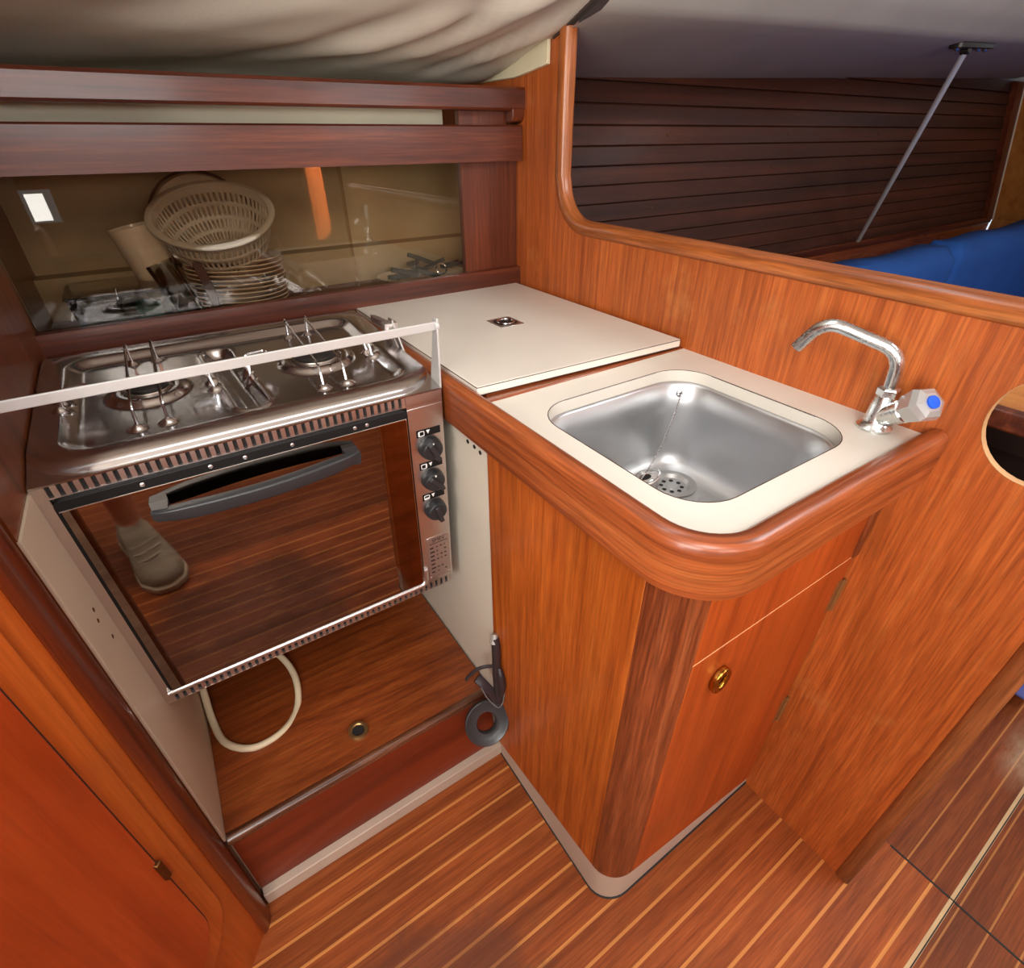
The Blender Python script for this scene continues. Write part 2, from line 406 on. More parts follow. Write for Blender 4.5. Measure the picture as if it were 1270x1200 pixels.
def obj(name, bm, mat, parent=None, bevel=0, seg=2, smooth=True, angle=40, subsurf=0):
    bmesh.ops.remove_doubles(bm, verts=bm.verts, dist=1e-7)
    bmesh.ops.recalc_face_normals(bm, faces=bm.faces)
    me = bpy.data.meshes.new(name); bm.to_mesh(me); bm.free()
    o = bpy.data.objects.new(name, me); COL.objects.link(o)
    for m in (mat if isinstance(mat, (list, tuple)) else [mat]): me.materials.append(m)
    if bevel:
        b = o.modifiers.new('bevel', 'BEVEL'); b.width = bevel; b.segments = seg; b.limit_method = 'ANGLE'; b.angle_limit = R(40)
    if subsurf:
        s = o.modifiers.new('subsurf', 'SUBSURF'); s.levels = subsurf; s.render_levels = subsurf
    if smooth:
        me.polygons.foreach_set('use_smooth', [True] * len(me.polygons))
        if hasattr(me, 'set_sharp_from_angle'): me.set_sharp_from_angle(angle=R(angle))
    if parent:
        o.parent = parent
        if parent.get('local'): pass
        else: o.matrix_parent_inverse = WM[parent.name].inverted()
        WM[o.name] = Matrix()
    return o


WM = {}


def thing(name, label, cat, loc=(0, 0, 0), group=None, M=None):
    """an Empty at the thing's base; with M its parts are given in M's own frame"""
    o = bpy.data.objects.new(name, None); COL.objects.link(o); o.empty_display_size = .05
    if M is not None: o.matrix_world = M; o['local'] = 1
    else: o.location = loc
    WM[o.name] = M.copy() if M is not None else Matrix.Translation(Vector(loc))
    o['label'] = label; o['category'] = cat
    if group: o['group'] = group
    return o


def tag(o, label, cat, group=None):
    o['label'] = label; o['category'] = cat
    if group: o['group'] = group
    return o


def struct(name, bm, mat, **k):
    o = obj(name, bm, mat, **k); o['kind'] = 'structure'; return o


def sub(name, bm, mat, part, **k):
    """a sub-part: child of a part that carries no transform of its own"""
    o = obj(name, bm, mat, None, **k); o.parent = part
    if not part.parent.get('local'): o.matrix_parent_inverse = Matrix()
    return o


# ================================================================== SETTING
# ---- floor
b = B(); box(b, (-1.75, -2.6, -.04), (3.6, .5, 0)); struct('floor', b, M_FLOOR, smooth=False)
b = B()
for y in (-1.137,): box(b, (-.07, y - .004, -.002), (3.4, y + .004, .0012))
struct('trim_1', b, plain('worn_pale_seam', srgb(196, 164, 120), .7, mottle=.3), smooth=False)
b = B()
box(b, (.133, -1.6, -.002), (.1365, -1.03, .0012)); box(b, (-.07, -1.1405, -.002), (1.6, -1.1385, .0014))
struct('trim_2', b, M_SLOT, smooth=False)

# ---- bulkhead between galley and saloon (x = 0), with its rounded opening and a round hand hole
OPY, OPZ, OPR = -.062, 1.018, .085           # inner edge of the opening
pts = [(.5, 0), (.5, 1.28), (.06, 1.30), (-.055, 1.36), (OPY, 1.36)]
for i in range(9):
    a = R(180 + 90 * i / 8); pts.append((OPY - OPR - OPR * math.cos(a), OPZ + OPR + OPR * math.sin(a)))
pts = pts[:5] + [(OPY - OPR + OPR * math.cos(R(-90 * i / 8)), OPZ + OPR + OPR * math.sin(R(-90 * i / 8))) for i in range(9)]
pts += [(-1.0, OPZ - .006), (-1.0, 0)]
b = B()
hole = [(-.915 + .060 * math.cos(2 * math.pi * i / 40), .906 + .063 * math.sin(2 * math.pi * i / 40)) for i in range(40)]


def face_with_hole(bm, outer, inner, f):
    vo = [bm.verts.new(Vector(f(p))) for p in outer]; vi = [bm.verts.new(Vector(f(p))) for p in inner]
    eo = [bm.edges.new((vo[i], vo[(i + 1) % len(vo)])) for i in range(len(vo))]
    ei = [bm.edges.new((vi[i], vi[(i + 1) % len(vi)])) for i in range(len(vi))]
    bmesh.ops.triangle_fill(bm, use_beauty=True, use_dissolve=False, edges=eo + ei)
    return vo, vi


def plate_with_hole(bm, outer, inner, f0, f1):
    o0, i0 = face_with_hole(bm, outer, inner, f0); o1, i1 = face_with_hole(bm, outer, inner, f1)
    for a, c in ((o0, o1), (i0, i1)):
        n = len(a)
        for i in range(n): bm.faces.new((a[i], a[(i + 1) % n], c[(i + 1) % n], c[i]))


plate_with_hole(b, pts, hole, lambda p: (0, p[0], p[1]), lambda p: (.010, p[0], p[1]))
wr = struct('wall_right', b, M_TEAK, smooth=False)
b = B()   # bare sawn edge of the hand hole
lp = []
for dx in (-.0006, .0186):
    for rr in (.0592, .0618): lp.append((dx, rr))
loops = []
for dx, rr in ((-.0003, .0606), (-.0004, .0601), (.0003, .0597), (.0098, .0597), (.0103, .0606)):
    loops.append([(dx, -.915 + rr * math.cos(2 * math.pi * i / 40), .906 + (rr + .003) * math.sin(2 * math.pi * i / 40)) for i in range(40)])
rings(b, loops, False, False)
struct('trim_3', b, M_CUBBY)

# capping rail round the opening
path = [(.009, OPY + .004, 1.335 + .02), (.009, OPY + .0045, 1.23), (.009, OPY + .003, OPZ + OPR)]
path += [(.009, OPY - OPR + OPR * math.cos(R(-90 * i / 10)), OPZ + OPR + OPR * math.sin(R(-90 * i / 10))) for i in range(1, 11)]
path += [(.009, -.35, OPZ - .001), (.009, -.7, OPZ - .003), (.009, -1.01, OPZ - .006)]
b = B(); sweep_uv(b, path, rrect(-.015, -.014, .015, .013, .010, 4), Vector((1, 0, 0)))
struct('trim_4', b, M_RAILY, angle=60)
# vertical mouldings at the end of the bulkhead
b = B(); sweep(b, [(.009, -1.006, 0), (.009, -1.006, 1.0)], rrect(-.0125, -.0125, .0125, .0125, .007, 4), up=Vector((1, 0, 0)))
struct('trim_5', b, wood('end_moulding_teak', srgb(92, 46, 20), srgb(130, 70, 34), srgb(160, 96, 54), 'Z', .34, .3, 9, .3), angle=60)

# ---- left partition and the hull side behind the galley
b = B(); box(b, (-.945, -.44, .859), (-.915, .5, 1.30)); box(b, (-.945, -.44, 0), (-.9162, .5, .859))
struct('wall_left', b, wood('partition_teak', srgb(84, 38, 14), srgb(112, 54, 22), srgb(130, 68, 30), 'Z', .36, .25, 7, .2), smooth=False)
b = B(); box(b, (-.9162, -.424, .0), (-.9125, .47, .8585)); box(b, (-.9162, -.440, .245), (-.9125, -.424, .8585))
struct('trim_6', b, plain('partition_white_panel', srgb(206, 186, 160), .5, mottle=.06), smooth=False)
b = B()
for (x, y, z) in ((-.9124, -.385, .70), (-.9124, -.378, .712), (-.9124, -.372, .66)):
    lathe(b, [(.0028, 0), (.0028, .0006), (.0012, .0011)], axisM((x, y, z), (1, 0, 0)), 10)
struct('trim_7', b, M_BRASSD)
b = B(); box(b, (-1.75, .47, 0), (.02, .5, 1.3)); struct('wall_back', b, M_CREAM, smooth=False)

# ---- saloon hull side: overlapping mahogany slats with a shelf rail below and a post at the forward end
b = B(); zs = .765; pitch = .0478
SX0, SX1 = .02, 3.46


def slat_y(z): return .30 + 0 * z


for k in range(13):
    z0, z1 = zs + pitch * k, zs + pitch * (k + 1) - .003
    d1 = .037
    xl0 = SX1 - (z0 - zs) * .62; xl1 = SX1 - (z1 - zs) * .62
    hexa(b, [(SX0, .292, z0), (xl0, .292, z0), (xl0, .312, z0), (SX0, .312, z0)],
         [(SX0, .300, z1), (xl1, .300, z1), (xl1, .312, z1), (SX0, .312, z1)])
box(b, (SX0, .313, .70), (3.5, .330, 1.5))
struct('wall_hull', b, M_SLAT, bevel=.0015, smooth=False)
b = B()
for k in range(2, 12, 2):
    for x in (.62, 1.23, 1.85, 2.45, 2.95):
        lathe(b, [(.0035, 0), (.0035, .001), (.001, .002)], axisM((x + .03 * (k % 3), .296, zs + pitch * (k + .5)), (0, -1, 0)), 8)
struct('trim_8', b, M_BRASSD)
b = B()   # shelf rail at the foot of the slats
sweep(b, [(SX0, .285, zs - .012), (3.47, .285, zs - .012)], rrect(-.016, -.014, .016, .014, .006, 3), up=Vector((0, 0, 1)))
struct('trim_9', b, M_MAHX)
b = B(); box(b, (SX0, .275, .40), (3.47, .30, zs - .027)); struct('trim_10', b, M_FIDX, bevel=.002)
b = B()   # forward end post of the slats, leaning with the hull
hexa(b, [(3.40, .270, .755), (3.475, .270, .755), (3.475, .30, .755), (3.40, .30, .755)], [(3.02, .270, 1.38), (3.095, .270, 1.38), (3.095, .30, 1.38), (3.02, .30, 1.38)])
struct('trim_11', b, M_MAHZ, bevel=.002)
b = B(); tube(b, [(3.478, .268, .755), (3.098, .268, 1.38)], .004, 8); struct('trim_12', b, plain('pale_piping', srgb(214, 196, 176), .5))
b = B(); hexa(b, [(3.48, .27, 0), (3.50, .27, 0), (3.50, -2.6, 0), (3.48, -2.6, 0)], [(3.48, .27, .755), (3.50, .27, .755), (3.50, -2.6, .755), (3.48, -2.6, .755)])
hexa(b, [(3.48, .27, .7551), (3.50, .27, .7551), (3.50, -2.6, .7551), (3.48, -2.6, .7551)], [(3.10, .27, 1.38), (3.12, .27, 1.38), (3.12, -2.6, 1.80), (3.10, -2.6, 1.80)])
struct('wall_forward', b, M_FWD, smooth=False)

# ---- the rest of the cabin, behind the camera: far hull side, aft bulkhead with the companionway, deckhead
b = B(); box(b, (-1.75, -2.62, 0), (-1.16, -2.58, 1.16)); box(b, (-1.02, -2.62, 0), (3.5, -2.58, 1.16)); box(b, (-1.16, -2.62, 0), (-1.02, -2.58, .81)); box(b, (-1.16, -2.62, .96), (-1.02, -2.58, 1.16)); box(b, (-1.75, -2.62, 1.50), (3.5, -2.58, 1.85))
wx_ = [-1.75, -1.17, -.33, .13, .97, 3.5]
for x0, x1 in zip(wx_[::2], wx_[1::2]): box(b, (x0, -2.62, 1.16), (x1, -2.58, 1.50))
struct('wall_front', b, M_SHELL, smooth=False)
b = B()
box(b, (-1.79, -2.6, 0), (-1.75, -1.95, 1.85)); box(b, (-1.79, -1.15, 0), (-1.75, .5, 1.85)); box(b, (-1.79, -1.95, 0), (-1.75, -1.15, .78))
struct('wall_aft', b, M_SHELL, smooth=False)


def gal_z(x, y):
    """galley headliner: sags from the coachroof down to the hull, pleated towards the bulkhead"""
    ky = [(.5, 1.225), (.3, 1.262), (.2, 1.272), (.08, 1.290), (-.03, 1.318), (-.13, 1.352), (-.25, 1.405), (-.4, 1.50), (-.52, 1.62), (-.58, 1.80)]
    for (y0, z0), (y1, z1) in zip(ky, ky[1:]):
        if y0 >= y >= y1:
            z = z0 + (z1 - z0) * (y0 - y) / (y0 - y1); break
    else: z = 1.8
    w = max(0, 1 + x / .55)          # stronger pleats near the bulkhead
    amp = .0045 * min(1, max(0, (.35 - y) / .4))
    s = math.sin(34 * (y * .9 + x * .55) + 2.2 * math.sin(5 * x)) * amp * w
    s += math.sin(13 * (x * .8 + y * 1.6) + 1.3) * .004 + math.sin(7 * x - 4 * y) * .004
    for (fx, fy, ang, ln, wd, am) in ((-.20, -.02, 58, .34, .022, .016), (-.34, .03, 48, .34, .026, .013), (-.09, .03, 66, .26, .016, .013), (-.52, -.03, 30, .30, .030, .010), (-.15, -.12, 40, .24, .020, .010)):
        ca, sa = math.cos(R(ang)), math.sin(R(ang)); p = (x - fx) * ca - (y - fy) * sa; q = (x - fx) * sa + (y - fy) * ca
        s += am * math.exp(-(q / wd) ** 2) * math.exp(-(p / (ln * .5)) ** 2) - .6 * am * math.exp(-((q - 1.7 * wd) / wd) ** 2) * math.exp(-(p / (ln * .5)) ** 2)
    d = max(0, 1 + x / .02) if x > -.02 else 0
    return z + s * (1 - d) + .006 * math.sin(math.pi * max(0, min(1, -x / .9)))


b = B(); NX, NY = 110, 90; gr = []
for i in range(NX + 1):
    x = -1.75 + 1.752 * i / NX; row = []
    for j in range(NY + 1):
        y = .5 - 1.08 * (j / NY); row.append(b.verts.new((x, y, gal_z(x, y))))
    gr.append(row)
for i in range(NX):
    for j in range(NY):
        q_ = gr[i][j].co
        if -.92 < q_.x < -.12 and 1.59 < gr[i][j + 1].co.z and q_.z < 1.74: continue      # gap for the added hob lip lamp
        b.faces.new((gr[i][j], gr[i + 1][j], gr[i + 1][j + 1], gr[i][j + 1]))
struct('ceiling', b, M_VINYL, angle=80)


def sal_z(x, y):
    ky = [(.5, 1.256), (.3, 1.280), (-.10, 1.329), (-.15, 1.338), (-.22, 1.375), (-.40, 1.50), (-.52, 1.62), (-.58, 1.80)]
    for (y0, z0), (y1, z1) in zip(ky, ky[1:]):
        if y0 >= y >= y1:
            z = z0 + (z1 - z0) * (y0 - y) / (y0 - y1); break
    else: z = 1.8
    return z + .037 * x * max(0, min(1, (y + .58) / .3)) + .0008 * math.sin(4 * x + 6 * y)


b = B(); gr = []; NX, NY = 60, 60
for i in range(NX + 1):
    x = .0015 + 3.51 * i / NX; row = []
    for j in range(NY + 1):
        y = .5 - 1.08 * (j / NY); row.append(b.verts.new((x, y, sal_z(x, y))))
    gr.append(row)
for i in range(NX):
    for j in range(NY): b.faces.new((gr[i][j], gr[i + 1][j], gr[i + 1][j + 1], gr[i][j + 1]))
struct('ceiling.001', b, M_VINYLG, angle=80)
b = B()   # coachroof with three hatch openings
ys = [-.575, -1.18, -1.40, -1.72, -2.0, -2.6]
xs = [-1.79, -1.40, -.70, .35, .90, 2.02, 2.58, 3.5]
open_ = lambda x, y: (-1.40 < x < -.70 and -2.0 < y < -1.40) or (.35 < x < .90 and -1.72 < y < -1.18) or (2.02 < x < 2.58 and -1.72 < y < -1.18)
for x0, x1 in zip(xs, xs[1:]):
    for y1, y0 in zip(ys, ys[1:]):
        if not open_((x0 + x1) / 2, (y0 + y1) / 2): box(b, (x0, y0, 1.795), (x1, y1, 1.83))
struct('ceiling.002', b, M_ROOF, smooth=False)
# lining flap lapped down the bulkhead and the dark piping along the headliner edge
b = B(); fl = [(.262, 1.265), (.089, 1.266), (-.0185, 1.279), (-.0185, 1.325), (.03, 1.318), (.07, 1.306), (.20, 1.285), (.262, 1.28)]
prism(b, fl, lambda p: (-.0005, p[0], p[1]), lambda p: (-.0045 - .004 * math.sin(p[0] * 60) ** 2, p[0], p[1] + .001))
struct('trim_13', b, plain('cream_flap', srgb(222, 212, 178), .6, mottle=.06), bevel=.001)
b = B(); hy = [-.028 - .5 * i / 30 for i in range(31)]
rings(b, [[(-.004, y, gal_z(0, y) - .004), (.008, y, gal_z(0, y) - .004), (.008, y, gal_z(0, y) + .05), (-.002, y, gal_z(0, y) + .05)] for y in hy])
struct('trim_14', b, M_ROPE, angle=60)

# ================================================================== SINK CABINET
cab = thing('sink_cabinet', 'orange teak sink cabinet with a rounded dark corner post, standing against the bulkhead', 'cabinet', (-.2, -.6, 0))
XC, YC = -.409, -.798
b = B()
hexa(b, [(XC, -.436, .048), (XC, -.752, .100), (XC + .014, -.752, .100), (XC + .014, -.436, .048)],
     [(XC, -.436, .80), (XC, -.752, .80), (XC + .014, -.752, .80), (XC + .014, -.436, .80)])
obj('side_panel', b, M_CAB, cab, bevel=.0012)
b = B(); box(b, (XC + .002, -.434, .03), (XC + .016, .06, .83)); obj('white_side_panel', b, M_WHITE, cab, smooth=False)['label'] = 'white melamine side panel facing the oven'
for y, z in ((-.377, .778), (-.397, .778), (-.414, .776)): obj('screw', lathe(B(), [(.0035, 0), (.0035, .001)], axisM((XC + .002, y, z), (-1, 0, 0)), 10), M_DARKST, cab)
b = B()   # rounded corner post
pr = [(XC + .052, YC), (XC + .052, YC + .02), (XC + .02, YC + .046), (XC, YC + .046)]
arc = [(XC + .052 - .052 * math.sin(R(90 * i / 10)) + 0, YC + .046 - .046 * math.cos(R(90 * i / 10))) for i in range(11)]
poly = arc + [(XC + .02, YC + .046), (XC + .052, YC + .02)]
prism(b, poly, lambda p: (p[0], p[1], .101), lambda p: (p[0], p[1], .80))
obj('corner_post', b, M_POST, cab, angle=35)
b = B()   # fixed rail above the door
hexa(b, [(-.357, YC, .6615), (0, YC, .657), (0, YC + .016, .657), (-.357, YC + .016, .6615)], [(-.357, YC, .80), (0, YC, .80), (0, YC + .016, .80), (-.357, YC + .016, .80)])
obj('door_rail', b, M_DOOR, cab, bevel=.0008)
b = B(); box(b, (-.357, YC + .0175, .04), (0, YC + .03, .80)); obj('carcass', b, wood('raw_edge_teak', srgb(200, 130, 80), srgb(216, 150, 96), srgb(226, 168, 110), 'X', .6, 0, 8, .1), cab)
b = B(); hexa(b, [(-.356, YC + .0005, .6588), (-.004, YC + .0005, .6543), (-.004, YC + .015, .6543), (-.356, YC + .015, .6588)], [(-.356, YC + .0005, .6618), (-.004, YC + .0005, .6573), (-.004, YC + .015, .6573), (-.356, YC + .015, .6618)])
obj('pale_joint', b, plain('bare_edge', srgb(232, 176, 120), .6), cab)['label'] = 'pale bare edge showing in the joint above the door'
b = B()
hexa(b, [(-.355, YC, .098), (-.004, YC, .030), (-.004, YC + .016, .030), (-.355, YC + .016, .098)], [(-.355, YC, .6590), (-.004, YC, .6545), (-.004, YC + .016, .6545), (-.355, YC + .016, .6590)])
dr = obj('door', b, M_DOOR, cab, bevel=.0012)
b = B()   # oval brass finger pull ring
pull = axisM((-.291, YC - .001, .592), (0, -1, 0))
sweep(b, [pull @ Vector((.013 * math.cos(t), .018 * math.sin(t), .004)) for t in [2 * math.pi * i / 32 for i in range(32)]], rrect(-.005, -.004, .004, .0045, .002, 2), closed=True, up=None)
sub('pull_ring', b, M_BRASS, dr, angle=50)['label'] = 'oval brass finger pull ring'
b = B(); lathe(b, [(.013, 0), (.0125, .0008), (.004, .0005)], pull @ Matrix.Diagonal((.9, 1.25, 1, 1)), 24); box(b, (-.0015, -.014, .001), (.0015, .014, .003), pull)
sub('pull_cup', b, M_BRASSD, dr)
for z0, z1 in ((.545, .610), (.245, .315)):
    b = B(); tube(b, [(-.004, YC - .002, z0), (-.004, YC - .002, z1)], .0035, 8); box(b, (-.018, YC - .0012, z0), (-.003, YC + .0005, z1))
    sub('hinge', b, M_BRASSH, dr)
b = B()   # pale painted kick board wrapping the corner, taller at the corner
def kz(u): return u
top = [(XC + .003, -.436, .047), (XC + .003, -.60, .074), (XC + .003, -.740, .1005)]
arcb = [(XC + .055 - .052 * math.sin(R(90 - 90 * i / 8)), YC + .049 - .046 * math.cos(R(90 - 90 * i / 8)), .1015) for i in range(9)]
top += arcb + [(-.22, YC + .003, .071), (0, YC + .003, .030)]
bot = [(x, y, 0) for x, y, z in top]
inn = [(x + .01, y + .01, 0) for x, y, z in top]; innt = [(x + .01, y + .01, z) for x, y, z in top]
rings(b, [bot, top, innt, inn], False, False, closed=False)
obj('kick_board', b, M_KICK, cab, angle=50)['label'] = 'pale grey painted kick board'

b = B(); hexa(b, [(-.016, YC - .004, .658), (-.001, YC - .004, .658), (-.001, YC + .016, .658), (-.016, YC + .016, .658)], [(-.022, YC - .006, .80), (-.001, YC - .006, .80), (-.001, YC + .016, .80), (-.022, YC + .016, .80)])
obj('corner_batten', b, M_POST, cab, bevel=.002)['label'] = 'dark batten in the corner between the door and the bulkhead'
b = B(); tube(b, [(x + (.0 if y > -.75 else 0), y - .001, .0016) for x, y, z in bot], .0022, 6); obj('sole_gap', b, M_SLOT, cab)

# ================================================================== WORKTOP
wt = thing('worktop', 'white laminate sink worktop framed by a thick rounded mahogany fiddle rail', 'worktop', (-.2, -.6, .84))
SX = (-.363, -.064); SY = (-.764, -.481)
ri = .058
outer = rrect(-.401, -.806, 0, -.428, .001, 1)
outer = [(-.401, -.428), (0, -.428), (0, -.806)][::-1] + []
corner = [(-.401 + .052 - .052 * math.cos(R(a)), -.806 + .052 - .052 * math.sin(R(a))) for a in range(0, 91, 10)]
outer = [(-.401, -.428)] + corner + [(0, -.806), (0, -.428)]
hl = rrect(SX[0], SY[0], SX[1], SY[1], ri, 8)
b = B(); plate_with_hole(b, outer, hl, lambda p: (p[0], p[1], .86), lambda p: (p[0], p[1], .842))
obj('laminate_top', b, M_LAM, wt, angle=30)
b = B()   # thin dark glue line round the cut-out
sweep(b, [(x, y, .8597) for x, y in rrect(SX[0] - .0006, SY[0] - .0006, SX[1] + .0006, SY[1] + .0006, ri, 8)], rrect(-.0008, -.0006, .0008, .0006, .0003, 1), closed=True, up=Vector((0, 0, 1)))
obj('cutout_edge', b, M_LAMEDGE, wt)
# fiddle: runs from the back along the oven side, round the corner, along the front to the bulkhead
prof = [(-.056, -.011), (-.056, .0115), (-.004, .0135), (.005, .0125), (.010, .008), (.0125, .001), (.011, -.006), (.006, -.011), (-.002, -.0125)]
X_, Y_, Rr = -.4135, -.8185, .064
pc = [(X_ + Rr - Rr * math.cos(R(a)), Y_ + Rr - Rr * math.sin(R(a)), .861) for a in range(0, 91, 9)]
b = B(); sweep_uv(b, [(X_, .072, .861), (X_, -.2, .861), (X_, -.5, .861)] + pc + [(-.2, Y_, .861), (-.002, Y_ - .003, .861)], prof, Vector((0, 0, 1)))
obj('fiddle_rail', b, M_FIDUV, wt, angle=50)
b = B(); box(b, (-.401, -.4285, .842), (0, -.412, .8625)); obj('divider_strip', b, M_FIDX, wt, bevel=.002)

# ================================================================== SINK
sk = thing('sink', 'square stainless steel sink bowl set under the white laminate cut-out', 'sink', (-.21, -.62, .69))
b = B(); ZB = .697
lv = [(.842, -.012, .070), (.8415, .001, .060), (.838, .004, .058), (.80, .007, .058), (.745, .010, .056), (.722, .013, .054), (.708, .018, .050), (.700, .025, .045), (ZB, .034, .038)]
lp = [[(x, y, z) for x, y in rrect(SX[0] + k, SY[0] + k, SX[1] - k, SY[1] - k, r, 8)] for z, k, r in lv]
DR = Vector((-.1325, -.5565, ZB))
Rg = rings(b, lp, False, False)
n = len(Rg[-1]); mid = Vector(((SX[0] + SX[1]) / 2, (SY[0] + SY[1]) / 2, ZB)); dv = []
for v in Rg[-1]:
    q = v.co - mid; a_ = math.atan2(q.y, q.x); dv.append(b.verts.new((DR.x + .034 * math.cos(a_), DR.y + .034 * math.sin(a_), ZB - .001)))
for i in range(n): b.faces.new((Rg[-1][i], Rg[-1][(i + 1) % n], dv[(i + 1) % n], dv[i]))
obj('basin', b, M_SINK, sk, angle=60)
b = B(); D = Matrix.Translation(DR)
lathe(b, [(.0385, -.0005), (.0385, .0012), (.034, .002), (.029, .0010), (.0265, -.0030), (.025, -.0048), (.010, -.0052), (.009, -.0040), (.004, -.0038)], D, 36, False, True)
drn = obj('drain', b, plain('drain_steel', (.46, .45, .44, 1), .42, .6), sk)
b = B()
for k in range(8):
    a = 2 * math.pi * k / 8; lathe(b, [(.0036, -.0050), (.0036, -.0046)], D @ Matrix.Translation((.0165 * math.cos(a), .0165 * math.sin(a), 0)), 10)
sub('drain_hole', b, M_SLOT, drn)
b = B(); AN = Vector((-.0855, -.5025, .824)); lathe(b, [(.006, 0), (.006, .001), (.004, .0025)], axisM(AN, (-.7, -.7, .1)), 16); tube(b, [AN + Vector((-.003 + .004 * math.cos(t), -.004, .004 * math.sin(t))) for t in [2 * math.pi * i / 12 for i in range(12)]], .0009, 6, True)
obj('chain_anchor', b, M_CHROME, sk)

pg = thing('sink_plug', 'metal plug on a ball chain lying tilted beside the drain in the sink', 'plug', (-.172, -.548, ZB))
Mp = Matrix.Translation((-.182, -.543, ZB + .021)) @ Matrix.Rotation(R(-24), 4, Vector((.85, .5, 0))) 
b = B(); lathe(b, [(.016, -.018), (.018, -.010), (.0205, -.008), (.0205, -.005), (.0235, -.003), (.025, .0), (.0235, .002), (.012, .003), (.0115, .0005)], Mp, 32)
obj('plug_body', b, M_STEEL, pg)
b = B(); tube(b, [Mp @ Vector((.0225 * math.cos(t), .0225 * math.sin(t), .0035)) for t in [2 * math.pi * i / 28 for i in range(28)]], .0013, 6, True)
tube(b, [Mp @ Vector((-.010, 0, .003)), Mp @ Vector((0, 0, .007)), Mp @ Vector((.010, 0, .003))], .0014, 6)
obj('plug_ring', b, M_CHROME, pg)
b = B(); lathe(b, [(.009, .0012), (.009, .0018)], Mp, 20); obj('plug_recess', b, M_SLOT, pg)
cpts = smooth_path([AN + Vector((-.003, -.005, -.004)), (-.106, -.514, .790), (-.136, -.524, .750), (-.164, -.533, .732), Mp @ Vector((.004, .002, .008))], 14)
b = B(); acc = 0; last = cpts[0]
for p in cpts:
    acc += (p - last).length; last = p
    if acc >= .0042:
        acc = 0
        bmesh.ops.create_icosphere(b, subdivisions=1, radius=.0021, matrix=Matrix.Translation(p))
tube(b, cpts, .0005, 5)
obj('ball_chain', b, M_CHROME, pg)

# ================================================================== TAP
tp = thing('tap', 'small worn chrome tap with an angled spout and a clear faceted knob, beside the sink', 'tap', (-.033, -.765, .86))
TB = Vector((-.033, -.764, .860))
b = B(); lathe(b, [(.020, 0), (.020, .003), (.017, .006), (.0145, .012), (.0135, .03), (.0120, .040), (.0105, .046)], Matrix.Translation(TB), 28)
kd = Vector((-.30, -.70, .64)).normalized()
lathe(b, [(.011, 0), (.0130, .012), (.0140, .028), (.0150, .038), (.013, .040)], axisM(TB + Vector((0, -.002, .014)), kd), 24)
obj('tap_body', b, M_WORNCH, tp)
b = B(); lathe(b, [(.0095, .043), (.0125, .044), (.0125, .052), (.0110, .054), (.0095, .055)], Matrix.Translation(TB), 6); obj('nut', b, M_WORNCH, tp, smooth=False)
b = B(); q0 = TB + Vector((0, 0, .05)); e0 = Vector((-.036, -.762, .957)); e1 = Vector((-.066, -.681, .980)); e2 = Vector((-.070, -.657, .941))
sp_ = fillet([q0, e0, e1, e2], .024, 8); tube(b, sp_, .0079, 16)
obj('spout', b, M_WORNCH, tp)
b = B(); hx = axisM(TB + Vector((0, -.002, .014)) + kd * .038, kd)
lathe(b, [(.012, 0), (.0175, .004), (.0215, .024), (.0185, .031), (.012, .034)], hx, 6); kn = obj('knob', b, M_KNOBCLR, tp, smooth=False)
b = B(); lathe(b, [(.009, .002), (.009, .030)], hx, 16); sub('knob_core', b, M_CHROME, kn)
b = B(); lathe(b, [(.0078, .0342), (.0074, .0362), (.003, .0368)], hx, 24); sub('cold_mark', b, M_BLUEDOT, kn)

# ================================================================== COOLER LID
ld = thing('icebox', 'icebox beside the oven closed by a square white laminate lid with flush ring pull', 'icebox', (-.2, -.17, .78))
b = B(); hexa(b, [(-.4055, -.410, .8645), (-.012, -.428, .8645), (-.012, .078, .8645), (-.4055, .082, .8645)], [(-.4055, -.410, .8785), (-.012, -.428, .8785), (-.012, .078, .8785), (-.4055, .082, .8785)])
lb = obj('lid', b, M_LAM, ld, bevel=.0008); lb['label'] = 'white laminate lid board'
b = B(); c4 = [(-.4057, -.4102), (-.0118, -.4282), (-.0118, .0782), (-.4057, .0822)]
for i in range(2):
    (x0, y0), (x1, y1) = ((c4[0], c4[1]), (c4[3], c4[0]))[i]
    for z in (.8655, .8772): tube(b, [(x0, y0, z), (x1, y1, z)], .0007, 6)
sub('edge_line', b, M_LAMEDGE, lb)
sub('pull_plate', box(B(), (-.232, -.203, .8783), (-.182, -.149, .8795)), M_STEEL, lb, bevel=.0005)
b = B(); prism(b, rrect(-.227, -.196, -.187, -.156, .012, 4), lambda p: (p[0], p[1], .8794), lambda p: (p[0], p[1], .8797)); sub('finger_recess', b, M_DARKST, lb)
b = B(); tube(b, [(x, y, .8803) for x, y in rrect(-.222, -.192, -.192, -.162, .013, 4)], .0016, 8, True); sub('pull_ring', b, M_CHROME, lb)
b = B(); box(b, (-.391, -.410, .79), (-.002, .070, .8635)); obj('carcass', b, M_FIDX, ld, smooth=False)

